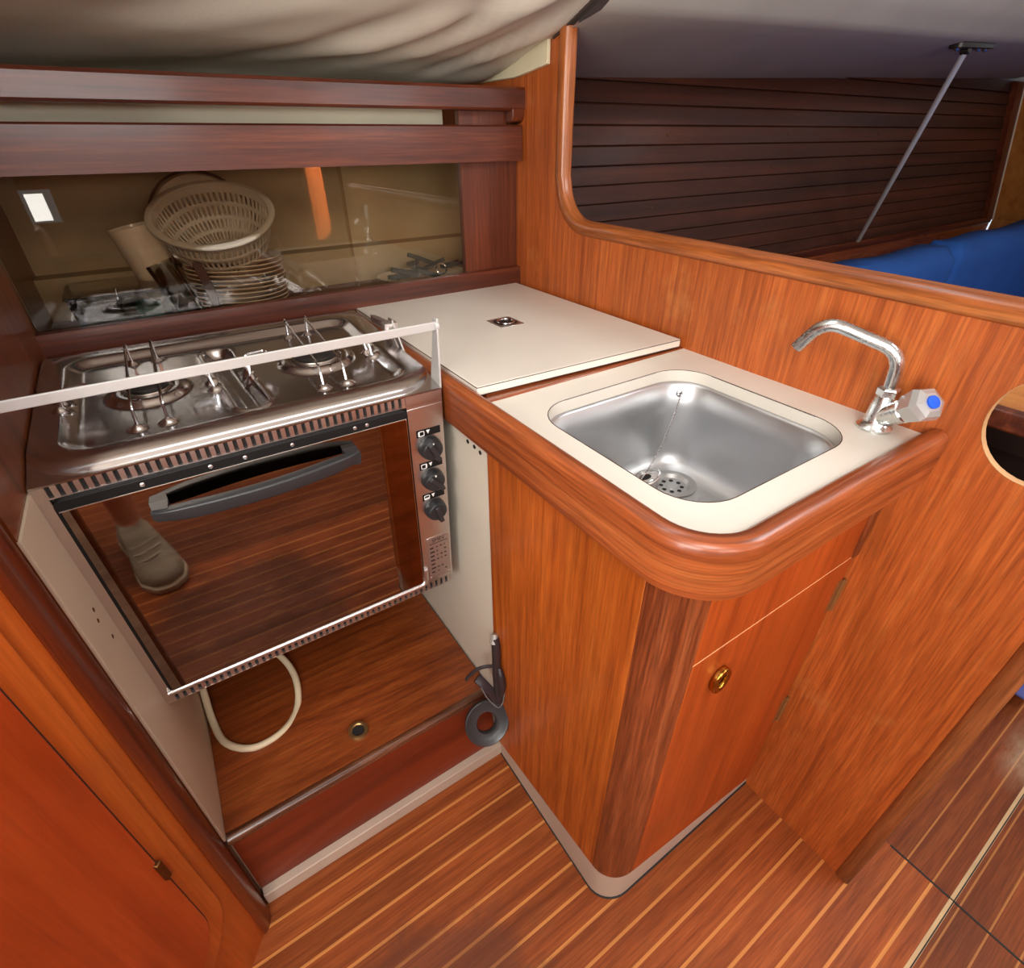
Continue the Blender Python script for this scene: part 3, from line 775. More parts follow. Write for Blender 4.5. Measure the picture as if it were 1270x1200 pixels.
# ================================================================== PLINTH UNDER THE OVEN
pn = thing('oven_plinth', 'raised brown wooden plinth with a dark rounded nosing, under the oven', 'plinth', (-.66, -.4, 0))
FL, FR, BR, BL = (-.912, -.430, .247), (-.411, -.408, .210), (-.411, .03, .200), (-.912, .03, .198)
dn = lambda p, d: (p[0], p[1], p[2] - d)
b = B(); hexa(b, [dn(p, .016) for p in (FL, FR, BR, BL)], [FL, FR, BR, BL]); obj('plinth_board', b, M_PLTOP, pn, smooth=False)
b = B(); hexa(b, [(-.912, -.432, .036), (-.411, -.432, .036), (-.411, -.416, .036), (-.912, -.416, .036)], [(-.912, -.432, .235), (-.411, -.412, .198), (-.411, -.396, .198), (-.912, -.416, .235)]); obj('plinth_face', b, M_PLFR, pn, smooth=False)
b = B(); sweep(b, [(-.912, -.437, .240), (-.411, -.414, .2035)], rrect(-.010, -.009, .0085, .009, .0075, 4), up=Vector((0, 0, 1))); obj('nosing', b, M_NOSE, pn, angle=60)
b = B(); box(b, (-.912, -.447, 0), (-.404, -.425, .034)); obj('kick_strip', b, M_KICK, pn, bevel=.002)['label'] = 'pale grey strip along the sole'
b = B(); PZ = .247 - .037 * (.243 / .5) - .0
pc_ = Matrix.Translation((-.674, -.370, .2330)) @ Matrix.Rotation(R(4), 4, 'Y')
lathe(b, [(.0185, -.006), (.0185, .001), (.0175, .0025), (.0130, .0025), (.0115, .001), (.0115, -.006)], pc_, 32, False, False); pf = obj('pipe_collar', b, plain('worn_brass', srgb(176, 138, 88), .35, .85), pn)
b = B(); lathe(b, [(.0116, -.0016), (.0116, -.0010)], pc_, 24); sub('pipe_hole', b, M_SLOT, pf)

hs = B()
hz = lambda x, y: .2475 - .074 * (x + .912) - .10 * max(0, y + .43) + .0075
hp = [(-.885, -.02, .40), (-.900, -.07, .34), (-.903, -.13, .262), (-.901, -.20, hz(-.901, -.2)), (-.886, -.262, hz(-.886, -.262)), (-.846, -.298, hz(-.846, -.298)), (-.795, -.292, hz(-.795, -.292)), (-.760, -.255, hz(-.760, -.255)), (-.744, -.205, .238), (-.748, -.150, .244), (-.772, -.095, .262), (-.81, -.05, .31), (-.83, -.02, .40)]
tube(hs, smooth_path(hp, 10), .0064, 14)
tag(obj('gas_hose', hs, M_HOSE), 'cream gas hose looping out from under the oven onto the plinth', 'hose')

# ================================================================== OVEN AND HOB
tlt, yw = R(2.97), R(-.4)
MS = Matrix.Translation((-.913, -.329, .477)) @ Matrix.Rotation(yw, 4, 'Z') @ Matrix.Rotation(tlt, 4, 'X')
OW, OH, OD = .480, .390, .365
ov = thing('gimballed_oven', 'stainless steel boat oven with a two burner hob, hung between the partition and the cabinet', 'oven', M=MS)
b = B(); box(b, (.002, .010, -.0115), (OW - .002, OD - .006, .371)); obj('casing', b, M_STEEL, ov, bevel=.002)
b = B()   # front plate with its rows of punched vents
box(b, (0, 0, -.0125), (.0072, .010, OH - .003)); box(b, (.0072, 0, .0065), (.0117, .010, OH - .003)); box(b, (.4235, 0, .0065), (.4745, .010, OH - .003)); box(b, (.4745, 0, -.0125), (OW, .010, OH - .003))
NS = 45
for z0, z1, n_ in ((.3700, .3880, NS), (-.0125, .0065, NS)):
    hgt = z1 - z0; box(b, (.0072, 0, z1 - .0020), (.4745, .010, z1)); box(b, (.0072, 0, z0), (.4745, .010, z0 + .0018))
    for k in range(n_ + 1):
        u = .0072 + (.4685 - .0072) * k / n_; box(b, (u, 0.0001, z0 + .0018), (u + .0055, .004, z1 - .002))
obj('front_plate', b, M_STEEL, ov, smooth=False)
for z0, z1 in ((-.0115, .0055), (.367, .3855)): obj('vent_back', box(B(), (.008, .0045, z0), (.47, .0095, z1)), M_SLOT, ov)
# the right column is solid except for the vents that run on above and below it
b = B(); box(b, (.4236, -.0006, .0135), (OW - .0002, .002, .3655)); obj('control_panel', b, M_STEEL, ov, bevel=.0006)

dr_ = obj('oven_door', prism(B(), rrect(.0118, .0145, .4230, .3695, .010, 4), lambda p: (p[0], .008, p[1]), lambda p: (p[0], -.005, p[1])), M_GASK, ov, bevel=.002)
b = B(); prism(b, rrect(.0165, .0195, .3800, .3560, .003, 2), lambda p: (p[0], -.0049, p[1]), lambda p: (p[0], -.0066, p[1])); sub('glass', b, M_OVEN, dr_, smooth=False)
b = B(); prism(b, rrect(.3802, .0195, .4175, .3560, .003, 2), lambda p: (p[0], -.0049, p[1]), lambda p: (p[0], -.0066, p[1])); sub('glass_border', b, M_OVENB, dr_, smooth=False)
b = B(); sweep(b, [(.0150, -.0068, .3560), (.4190, -.0068, .3560)], circ(.0008, 6)); sweep(b, [(.4188, -.0062, .0195), (.4188, -.0062, .3560)], circ(.0008, 6)); sub('glass_edge', b, M_CHROME, dr_)
b = B(); sweep(b, fillet([(.0085, -.002, .0125), (.4180, -.005, .0125), (.4245, -.003, .020), (.4255, -.001, .045)], .01), circ(.0056, 12)); sub('bottom_rail', b, M_STEEL, dr_)
for u in (.095, .166, .205, .262, .345, .362): sub('screw', lathe(B(), [(.0026, 0), (.0026, .0008), (.001, .0016)], axisM((u, -.005, .3625), (0, -1, 0)), 12), M_STEEL, dr_)
b = B()   # arched black handle
hpz = []; sc_ = []
for i in range(25):
    t = i / 24; s = math.sin(math.pi * t)
    hpz.append((.094 + .246 * t, -.018 - .017 * s ** .6, .3285 - .001 * s + .003 * (t - .5)))
    sc_.append(.72 + .28 * min(1, s * 2.2))
sweep(b, hpz, rrect(-.0095, -.0075, .0095, .0075, .003, 3), up=Vector((0, 0, 1)), scale=sc_)
for u, s in ((.100, 1), (.330, -1)):
    hexa(b, [(u - .008, -.006, .317), (u + .012, -.006, .317), (u + .012, -.006, .337), (u - .008, -.006, .337)], [(u - .006, -.022, .318), (u + .010, -.026, .318), (u + .010, -.026, .336), (u - .006, -.022, .336)])
hd = sub('handle', b, M_BLACK, dr_, angle=50)

def hob_h(u, v):
    """pressed hob: raised rim, sunk floor, burner domes, centre channel, bosses"""
    x0, x1, y0, y1, r = .026, OW - .024, .033, OD - .026, .040       # the ridge line of the rim
    cx, cy = (x0 + x1) / 2, (y0 + y1) / 2
    qx, qy = abs(u - cx) - (x1 - x0) / 2 + r, abs(v - cy) - (y1 - y0) / 2 + r
    d = math.hypot(max(qx, 0), max(qy, 0)) + min(max(qx, qy), 0) - r       # <0 inside
    sm = lambda a, c, t: (lambda k: k * k * (3 - 2 * k))(max(0, min(1, (t - a) / (c - a))))
    z = .3890 + .0115 * sm(-.024, -.002, d)
    front = max(0, min(1, 1 - v / .060))
    z -= (.0125 * front + .0030 * (1 - front)) * (1 - math.sqrt(max(0, 1 - .92 * max(0, min(1, d / .030)) ** 2))) / .717
    for bu, bv, br in BURN:
        k = math.hypot(u - bu, v - bv); z += .0075 * (1 - sm(br + .006, br + .020, k)) - .006 * (1 - sm(br - .008, br, k))
    # channel
    px, py, qx2, qy2 = .2385, .085, .2250, .285
    t = max(0, min(1, ((u - px) * (qx2 - px) + (v - py) * (qy2 - py)) / ((qx2 - px) ** 2 + (qy2 - py) ** 2)))
    k = math.hypot(u - px - t * (qx2 - px), v - py - t * (qy2 - py))
    z += .0028 * math.exp(-((k - .0225) / .0040) ** 2) - .0120 * (1 - sm(.006, .021, k))
    for bu, bv in BOSS:
        k = math.hypot(u - bu, v - bv); z += .0060 * (1 - sm(.003, .0115, k))
    return z


BURN = [(.125, .188, .033), (.354, .185, .040)]
PAIRS = []      # pan-support rods: (foot a, foot b)
for bu, bv, br in BURN:
    for du in (-.0165, .0165): PAIRS.append(((bu + du - .003, bv - .105), (bu + du + .003, bv + .118)))
SIDE = [(.031, .158, 1), (.203, .150, -1), (.251, .164, 1), (.434, .150, -1)]
BOSS = [p for a in PAIRS for p in a] + [(u, v + dv) for u, v, s in SIDE for dv in (0, .026)]
b = B(); NU, NV = 200, 150; gr = [[b.verts.new((OW * i / NU, OD * j / NV, hob_h(OW * i / NU, OD * j / NV))) for j in range(NV + 1)] for i in range(NU + 1)]
for i in range(NU):
    for j in range(NV): b.faces.new((gr[i][j], gr[i + 1][j], gr[i + 1][j + 1], gr[i][j + 1]))
ed = [gr[i][0] for i in range(NU + 1)] + [gr[NU][j] for j in range(1, NV + 1)] + [gr[i][NV] for i in range(NU - 1, -1, -1)] + [gr[0][j] for j in range(NV - 1, 0, -1)]
lo = [b.verts.new((v.co.x, v.co.y, .386)) for v in ed]; n = len(ed)
for i in range(n): b.faces.new((ed[i], ed[(i + 1) % n], lo[(i + 1) % n], lo[i]))
hob = obj('hob_top', b, M_HOB, ov, angle=70)
for bu, bv, br in BURN:
    Mb = Matrix.Translation((bu, bv, .3885))
    b = B(); lathe(b, [(br - .006, 0), (br - .004, .006), (br - .005, .010), (br - .014, .0105)], Mb, 40); bn = obj('burner', b, plain('burner_steel', (.46, .41, .36, 1), .3, 1), ov)
    b = B(); lathe(b, [(br - .008, .0106), (br - .007, .0135), (br - .010, .0155), (.004, .0160)], Mb, 40); sub('burner_cap', b, plain('burner_cap_black', (.03, .026, .024, 1), .35, .3), bn)
zf = .3888
for (a, c) in PAIRS:
    b = B(); tube(b, fillet([(a[0], a[1], zf), (a[0] + .001, a[1] + .010, zf + .026), (a[0] + .002, a[1] + .020, zf + .029), (c[0] - .001, c[1] - .016, zf + .031), (c[0], c[1] - .006, zf + .036), (c[0], c[1], zf)], .008, 5), .0019, 8)
    obj('pan_support', b, M_CHROME, ov)
for u, v, s in SIDE:
    b = B()
    tube(b, fillet([(u, v, zf), (u + .004 * s, v, zf + .028), (u + .034 * s, v + .002, zf + .030), (u + .034 * s, v + .024, zf + .030), (u + .004 * s, v + .026, zf + .028), (u, v + .026, zf)], .007, 4), .0019, 8)
    obj('pan_support', b, M_CHROME, ov)

# controls
for k, z in enumerate((.2955, .2365, .1755)):
    Mk = axisM((.4535, -.0006, z), (0, -1, 0))
    b = B(); lathe(b, [(.0185, 0), (.0190, .003), (.0175, .012), (.0155, .016), (.010, .0165)], Mk, 40)
    rot = Matrix.Rotation(R((24, 40, 12)[k]), 4, 'Z')
    hexa(b, [Mk @ rot @ Vector(p) for p in ((-.0055, -.016, .010), (.0055, -.016, .010), (.0055, .016, .010), (-.0055, .016, .010))], [Mk @ rot @ Vector(p) for p in ((-.0035, -.0145, .026), (.0035, -.0145, .026), (.0035, .0145, .022), (-.0035, .0145, .022))])
    kb = obj('control_knob', b, M_BLACK, ov, bevel=.0008)
    b = B(); lathe(b, [(.0016, 0), (.0016, .0168)], axisM((.4535, -.001, z + .013), (0, -1, 0)), 10); sub('pointer_mark', b, M_WHITEMARK, kb)
    zc_ = z + .0265
    lp_ = obj('label_plate', box(B(), (.4345, -.0014, zc_ - .006), (.4735, -.0004, zc_ + .006)), M_GASK, ov)
    b = B(); sweep(b, [(x, -.0016, y) for x, y in rrect(.4375, zc_ - .0040, .4465, zc_ + .0036, .001, 2)], rrect(-.0003, -.0006, .0003, .0006, .0001, 1), closed=True, up=Vector((0, 1, 0)))
    if k == 0: box(b, (.4375, -.0019, zc_ - .003), (.4395, -.0014, zc_ + .0028))
    if k == 1: box(b, (.4445, -.0019, zc_ - .003), (.4465, -.0014, zc_ + .0028))
    if k == 2: box(b, (.4380, -.0019, zc_ - .0038), (.4460, -.0014, zc_ - .001))
    # flame sign
    prism(b, [(.4500, zc_ + .0040), (.4560, zc_ + .0040), (.4545, zc_ + .0006), (.4530, zc_ - .0028), (.4515, zc_ + .0006)], lambda p: (p[0], -.0019, p[1]), lambda p: (p[0], -.0013, p[1]))
    sub('burner_sign', b, M_WHITEMARK, lp_)


def text_mesh(body, size, M, mat, name, part, depth=.0002, align='CENTER'):
    cu = bpy.data.curves.new(name, 'FONT'); cu.body = body; cu.size = size; cu.extrude = depth; cu.align_x = align; cu.shear = 0
    t = bpy.data.objects.new('t', cu); COL.objects.link(t)
    me = bpy.data.meshes.new_from_object(t.evaluated_get(bpy.context.evaluated_depsgraph_get()))
    bpy.data.objects.remove(t); me.transform(M); me.name = name
    o = bpy.data.objects.new(name, me); COL.objects.link(o); me.materials.clear(); me.materials.append(mat); o.parent = part
    if part.parent is None or not part.parent.get('local'): o.matrix_parent_inverse = Matrix()
    return o


rp = obj('rating_plate', prism(B(), rrect(.4335, .0140, .4765, .1130, .002, 2), lambda p: (p[0], -.0005, p[1]), lambda p: (p[0], -.0016, p[1])), plain('etched_plate', (.50, .40, .36, 1), .4, .9), ov, bevel=.0004)
MT = lambda x, z: Matrix.Translation((x, -.0018, z)) @ Matrix.Rotation(R(90), 4, 'X')
text_mesh('SMEV', .0105, MT(.4555, .1010), M_INK, 'lettering', rp)
b = B(); box(b, (.4385, -.0019, .0968), (.4725, -.0015, .0980))
rnd = random.Random(3)
for r_ in range(7):
    z = .088 - r_ * .0098; box(b, (.4385, -.0019, z - .0016), (.4385 + .006 + rnd.random() * .003, -.0015, z + .0016))
    for c_ in range(3):
        if rnd.random() < .7:
            x = .4505 + c_ * .0075; box(b, (x, -.0019, z - .0013), (x + .002 + rnd.random() * .0025, -.0015, z + .0013))
sub('printed_table', b, M_INK, rp)
for x, z in ((.4362, .1100), (.4738, .1100), (.4362, .0170), (.4738, .0170)): sub('rivet', lathe(B(), [(.0018, 0), (.0016, .0012), (.0005, .0016)], axisM((x, -.0015, z), (0, -1, 0)), 10), M_CHROME, rp)

# pan guard rail across the front and its folding brackets
gl = obj('guard_rail', sweep(B(), [(-.006, .006, .4775), (.4845, .006, .4775)], rrect(-.0058, -.0018, .0058, .0018, .0008, 1), up=Vector((0, 0, 1))), M_ALU, ov)
for u, s in ((.4810, 1),):
    b = B(); hexa(b, [(u - .0016, .003, .384), (u + .0016, .003, .384), (u + .0016, .034, .384), (u - .0016, .034, .384)], [(u - .0016, .001, .488), (u + .0016, .001, .488), (u + .0016, .012, .488), (u - .0016, .012, .488)])
    lathe(b, [(.006, -.003), (.006, .003)], axisM((u, .006, .4775), (1, 0, 0)), 16)
    sub('rail_post', b, M_ALU, gl, bevel=.0008)
b = B()
hexa(b, [(.4815, .118, .375), (.4845, .118, .375), (.4845, .150, .375), (.4815, .150, .375)], [(.4815, .176, .434), (.4845, .176, .434), (.4845, .192, .434), (.4815, .192, .434)])
hexa(b, [(.4755, .125, .384), (.4785, .125, .384), (.4785, .146, .384), (.4755, .146, .384)], [(.4755, .178, .425), (.4785, .178, .425), (.4785, .19, .425), (.4755, .19, .425)])
box(b, (.470, .178, .418), (.492, .194, .428))
tube(b, [(.486, .19, .424), (.499, .31, .398)], .004, 8); sweep(b, [(.4925, .185, .420), (.4985, .325, .392)], rrect(-.006, -.0012, .006, .0012, .0008, 1), up=Vector((0, 0, 1)))
obj('gimbal_bracket', b, M_STEEL, ov, bevel=.0006)
b = B(); box(b, (.004, .13, .390), (.022, .17, .396)); lathe(b, [(.008, 0), (.008, .006)], axisM((-.001, .15, .37), (-1, 0, 0)), 16); obj('gimbal_pivot', b, M_STEEL, ov, bevel=.0006)

# ================================================================== RUBBER RING AND TAPED HOOK AT THE CABINET EDGE
hk = thing('taped_hook', 'black taped hook hanging on the cabinet side edge above the rubber ring', 'hook', (-.41, -.46, .2))
b = B()
hkp = [(-.415, -.452, .405), (-.417, -.458, .385), (-.418, -.460, .345), (-.419, -.462, .305), (-.420, -.466, .268), (-.422, -.470, .240)]
tube(b, smooth_path(hkp, 5), .0085, 10, scale=None); obj('hook_shank', b, M_TAPE, hk)
b = B(); tube(b, smooth_path([(-.4165, -.466, .335), (-.418, -.474, .315), (-.418, -.476, .285), (-.420, -.474, .258)], 5), .009, 8, scale=[.4 + .6 * math.sin(math.pi * i / 15) for i in range(16)]); obj('tape_wrap', b, M_TAPE, hk)
b = B(); tube(b, [(-.414, -.449, .412), (-.421, -.455, .396)], .0070, 8); obj('hook_end', b, plain('pale_metal', (.6, .6, .55, 1), .35, .7), hk)
b = B(); tube(b, smooth_path([(-.420, -.462, .338), (-.435, -.456, .342), (-.452, -.448, .338), (-.470, -.442, .322), (-.474, -.440, .314)], 5), .0033, 8); obj('tape_tail', b, M_TAPE, hk)
b = B(); sweep(b, smooth_path([(-.424, -.470, .246), (-.434, -.462, .270), (-.443, -.452, .288), (-.451, -.440, .302)], 5), rrect(-.009, -.003, .009, .003, .0015, 2), up=Vector((1, 0, 0))); obj('strap', b, M_TAPE, hk)
b = B(); tube(b, smooth_path([(-.451, -.455, .288), (-.444, -.466, .262), (-.430, -.478, .236), (-.418, -.476, .234), (-.412, -.474, .250), (-.409, -.472, .268)], 5), .0013, 6); obj('cable_tie', b, plain('grey_tie', (.15, .14, .14, 1), .4), hk)
b = B(); MR = axisM((-.449, -.462, .185), CAM - Vector((-.449, -.462, .185)) + Vector((.1, -.55, -.25)))
lathe(b, [(.0195, .004), (.022, .0085), (.033, .0085), (.0435, .0135), (.0455, .0120), (.0450, .002), (.042, -.006), (.022, -.006), (.0195, -.003), (.0195, .004)], MR, 48, False, False)
rg = obj('rubber_ring', b, M_RUBBER); tag(rg, 'thick black rubber ring hanging at the plinth corner below the taped hook', 'ring')

# ================================================================== LOCKER SHELF BEHIND THE OVEN
lk = thing('galley_locker', 'dark mahogany galley locker with sliding acrylic doors and two thick fiddle boards', 'locker', (-.45, .2, .87))
b = B(); sweep(b, [(-.915, .088, .893), (0, .088, .893)], [(-.022, .012), (-.022, -.012), (.014, -.012), (.020, -.008), (.022, 0), (.020, .010)][::-1], up=Vector((0, 0, 1))); obj('bottom_rail', b, M_MAHX, lk, angle=30)
b = B(); box(b, (-.915, .076, .80), (-.4, .10, .873)); obj('splash_board', b, M_MAHX, lk, bevel=.001)
rp1 = [(-.031, -.012), (.028, -.012), (.031, -.008), (.031, .010), (.029, .013), (-.029, .013), (-.031, .010)]
b = B(); sweep(b, [(-.915, .075, 1.157), (-.006, .075, 1.157)], [(u, -v) for u, v in rp1], up=Vector((0, 0, 1))); obj('fiddle_board', b, M_MAHX, lk, angle=30)
b = B(); sweep(b, [(-.915, .075, 1.229), (0, .075, 1.231)], [(-.019, -.011), (-.013, -.014), (.013, -.014), (.019, -.010), (.019, .010), (.014, .013), (-.015, .013), (-.019, .009)], up=Vector((0, 0, 1))); obj('fiddle_board', b, M_MAHX, lk, angle=30)
b = B(); prism(b, [(.064, 1.25), (.090, 1.25), (.090, 1.192), (.080, 1.190), (.068, 1.194), (.063, 1.204)], lambda p: (-.030, p[0], p[1]), lambda p: (0, p[0], p[1])); obj('end_cleat', b, M_MAHZ, lk, bevel=.003)
b = B(); box(b, (-.137, .092, .895), (-.001, .108, 1.25)); epn = obj('end_panel', b, M_MAHZ, lk, smooth=False)
b = B(); box(b, (-.915, .10, .868), (-.001, .42, .880)); obj('locker_floor', b, M_MAHX, lk, smooth=False)
b = B(); box(b, (-.915, .10, 1.128), (-.001, .44, 1.137)); obj('upper_shelf', b, M_CREAM, lk, smooth=False)
b = B(); box(b, (-.915, .35, .88), (-.001, .362, 1.13)); box(b, (-.915, .30, .88), (-.001, .35, .955)); obj('back_lining', b, plain('tan_lining', srgb(168, 150, 116), .6, mottle=.1), lk, smooth=False)
b = B(); box(b, (-.915, .15, 1.14), (-.143, .16, 1.238)); obj('upper_back', b, M_CREAM, lk, smooth=False)['label'] = 'cream board behind the upper fiddle'
for nm, x0, x1, y, am in (('sliding_door', -.912, -.386, .0955, M_ACRYLD), ('sliding_door', -.389, -.132, .1025, M_ACRYL)):
    b = B(); box(b, (x0, y, .895), (x1, y + .004, 1.135)); obj(nm, b, am, lk, smooth=False)
# ---- what stands in the locker
PXY = (-.592, .222); PT = Matrix.Translation((PXY[0], PXY[1], .884)) @ Matrix.Rotation(R(2), 4, 'Y')
pprof = [(.050, 0), (.052, .003), (.066, .006), (.088, .013), (.0905, .0150), (.0895, .0162), (.066, .0085), (.050, .0048), (.01, .0045)]
b = B(); lathe(b, pprof, Matrix(), 48)
pl0 = obj('dinner_plate', b, M_CERAM)
words = ['bottom plate of the cream stack in the locker', 'second cream plate from the bottom of the stack', 'third cream plate from the bottom of the stack', 'fourth cream plate from the bottom of the stack', 'fifth cream plate from the bottom of the stack', 'cream plate in the middle of the stack', 'fifth cream plate from the top of the stack', 'fourth cream plate from the top of the stack', 'third cream plate from the top of the stack', 'second cream plate from the top of the stack', 'topmost cream plate, right under the colander']
for k in range(11):
    o = pl0 if k == 0 else pl0.copy()
    if k: COL.objects.link(o)
    o.matrix_world = PT @ Matrix.Translation((.001 * math.sin(k * 2.3), .001 * math.cos(k * 1.7), .0078 * k)); tag(o, words[k], 'plate', 'cream plates stacked in the locker')
b = B(); sweep(b, [(-.652, .138, .882), (-.650, .1365, .93), (-.660, .137, .985)], rrect(-.008, -.003, .008, .003, .001, 1), up=Vector((1, 0, 0))); tag(obj('plate_strap', b, plain('dark_leather', srgb(58, 30, 22), .6)), 'dark upright strap in front of the cream plates', 'strap')

# colander: perforated bowl on a foot, tipped towards us
MC = Matrix.Translation((-.602, .205, 1.010)) @ Matrix.Rotation(R(-7), 4, 'Y') @ Matrix.Rotation(R(24), 4, 'X')
cprof = [(.040, -.042), (.055, -.040), (.072, -.026), (.084, -.008), (.092, .014), (.097, .036), (.099, .048)]
co = thing('colander', 'pale plastic colander tipped on top of the plate stack', 'colander', M=Matrix.Translation((-.602, .205, .96)))
MCL = Matrix.Translation((0, 0, .042)) @ (Matrix.Translation((.602, -.205, -1.002)) @ MC)
b = B(); NSEG = 120


def cpt(t, a, off=0):
    k = t * (len(cprof) - 1); i = min(int(k), len(cprof) - 2); f = k - i
    r = cprof[i][0] * (1 - f) + cprof[i + 1][0] * f; h = cprof[i][1] * (1 - f) + cprof[i + 1][1] * f
    return MCL @ Vector(((r + off) * math.cos(a), (r + off) * math.sin(a), h))


NRW = 34; gv = [[b.verts.new(cpt(j / NRW, 2 * math.pi * i / NSEG)) for i in range(NSEG)] for j in range(NRW + 1)]
for j in range(NRW):
    slot = 4 <= j <= 29 and (j % 6 not in (4, 5))
    for i in range(NSEG):
        if slot and i % 2 == 0: continue
        b.faces.new((gv[j][i], gv[j][(i + 1) % NSEG], gv[j + 1][(i + 1) % NSEG], gv[j + 1][i]))
b.faces.new(gv[0][::-1])
bw = obj('bowl', b, M_COLANDER, co, smooth=True); sol = bw.modifiers.new('solid', 'SOLIDIFY'); sol.thickness = .0022
b = B(); sweep(b, [MCL @ Vector((.102 * math.cos(2 * math.pi * i / 64), .102 * math.sin(2 * math.pi * i / 64), .049)) for i in range(64)], rrect(-.003, -.006, .003, .006, .002, 2), closed=True, up=(MCL.to_3x3() @ Vector((0, 0, 1)))); obj('rim', b, M_COLANDER, co)
b = B(); lathe(b, [(.044, -.052), (.046, -.040)], MCL, 40, False, False); ft = obj('foot', b, M_COLANDER, co); ft.modifiers.new('solid', 'SOLIDIFY').thickness = .003

b = B(); Ml = axisM((-.610, .315, 1.020), (.05, -1, .12)); lathe(b, [(.02, 0), (.078, .002), (.088, .008), (.090, .012), (.086, .011), (.07, .005), (.02, .004)], Ml, 48)
rl = thing('round_tray', 'round cream tray with a dark cord edge leaning upright behind the colander', 'tray', (-.61, .33, .9)); obj('disc', b, M_CERAM, rl)
b = B(); tube(b, [Ml @ Vector((.096 * math.cos(t), .096 * math.sin(t), .010)) for t in [2 * math.pi * i / 48 for i in range(48)]], .0024, 8, True); obj('cord_edge', b, M_ROPE, rl)

jm = axisM((-.716, .235, .915), (-.16, .03, 1))
jg = thing('plastic_jug', 'cream plastic jug leaning beside the plate stack', 'jug', (-.71, .235, .88))
b = B(); lathe(b, [(.030, 0), (.034, .004), (.036, .06), (.040, .125), (.038, .125), (.034, .06), (.031, .006)], jm, 36); obj('jug_body', b, M_CERAM, jg)
b = B(); tube(b, smooth_path([jm @ Vector((-.038, 0, .11)), jm @ Vector((-.06, 0, .10)), jm @ Vector((-.062, 0, .05)), jm @ Vector((-.036, 0, .03))]), .004, 8); obj('jug_handle', b, M_CERAM, jg)
b = B(); Mg = axisM((-.685, .145, .882), (-.30, .12, 1)); lathe(b, [(.020, 0), (.021, .004), (.023, .11), (.0215, .11), (.0195, .006), (.004, .005)], Mg, 28); tag(obj('drinking_glass', b, M_CLEAR), 'tall clear glass leaning left of the plate stack', 'glass')
ct = thing('storage_box', 'clear plastic storage box with rounded corners at the left end of the locker', 'box', (-.79, .18, .88))
b = B(); rings(b, [[(x, y, z) for x, y in rrect(-.862 - e, .128 - e, -.722 + e, .258 + e, .02, 5)] for z, e in ((.882, -.006), (.885, 0), (.945, .004), (.947, .008), (.947, .005), (.943, .002), (.888, -.002), (.885, -.004))], True, True); obj('box_body', b, M_CLEAR, ct)
b = B(); prism(b, rrect(-.868, .122, -.716, .264, .024, 5), lambda p: (p[0], p[1], .9475), lambda p: (p[0], p[1], .951)); obj('box_lid', b, M_CLEAR, ct)
b = B(); box(b, (-.775, .16, .886), (-.735, .235, .915)); tag(obj('sponge', b, plain('teal_sponge', srgb(70, 120, 116), .9, bump=.4, bscale=200), None, bevel=.005), 'teal sponge inside the clear storage box', 'sponge')
b = B(); rings(b, [[(-.193 + (rx) * math.cos(2 * math.pi * i / 40), .205 + ry * math.sin(2 * math.pi * i / 40), z) for i in range(40)] for rx, ry, z in ((.06, .045, .882), (.085, .06, .885), (.108, .074, .898), (.110, .076, .900), (.106, .072, .899), (.082, .058, .889), (.02, .02, .887))]); tag(obj('serving_dish', b, M_CERAM), 'oval cream dish holding dark utensils in the right of the locker', 'dish')
ut = random.Random(5)
uw = ['dark green clothes peg at the left of the oval dish', 'dark peg second from the left in the oval dish', 'dark peg lying across the middle of the oval dish', 'raised dark peg on top of the heap in the oval dish', 'dark peg pointing at the back of the oval dish', 'dark peg lowest in the middle of the oval dish', 'dark peg right of the middle of the oval dish', 'dark peg at the right end of the oval dish']
spots = [(-.262, .188, .903, 30), (-.240, .20, .908, -20), (-.212, .195, .914, 55), (-.198, .205, .932, 10), (-.205, .225, .920, 80), (-.195, .180, .905, -5), (-.168, .205, .915, -50), (-.118, .20, .912, 15)]
for k, (x, y, z, a) in enumerate(spots):
    Mq = Matrix.Translation((x, y, z)) @ Matrix.Rotation(R(a), 4, 'Z') @ Matrix.Rotation(R(ut.uniform(-25, 25)), 4, 'Y')
    b = B()
    for s in (-1, 1):
        hexa(b, [Mq @ Vector(p) for p in ((-.032, s * .003, -.004), (.032, s * .007, -.004), (.032, s * .011, -.004), (-.032, s * .006, -.004))], [Mq @ Vector(p) for p in ((-.032, s * .003, .005), (.032, s * .007, .005), (.032, s * .011, .005), (-.032, s * .006, .005))])
    lathe(b, [(.006, -.006), (.006, .006)], Mq @ Matrix.Translation((-.004, 0, 0)), 12)
    tag(obj('clothes_peg', b, M_UTENS, None, bevel=.001), uw[k], 'peg', 'dark pegs in the oval dish')
b = B(); Mr = axisM((-.163, .165, .913), (-.2, -1, .5)); sweep(b, [Mr @ Vector((.012 * math.cos(2 * math.pi * i / 24), .012 * math.sin(2 * math.pi * i / 24), 0)) for i in range(24)], circ(.0022, 8), closed=True); tag(obj('napkin_ring', b, M_CHROME), 'small shiny ring leaning on the dark pegs in the dish', 'ring')

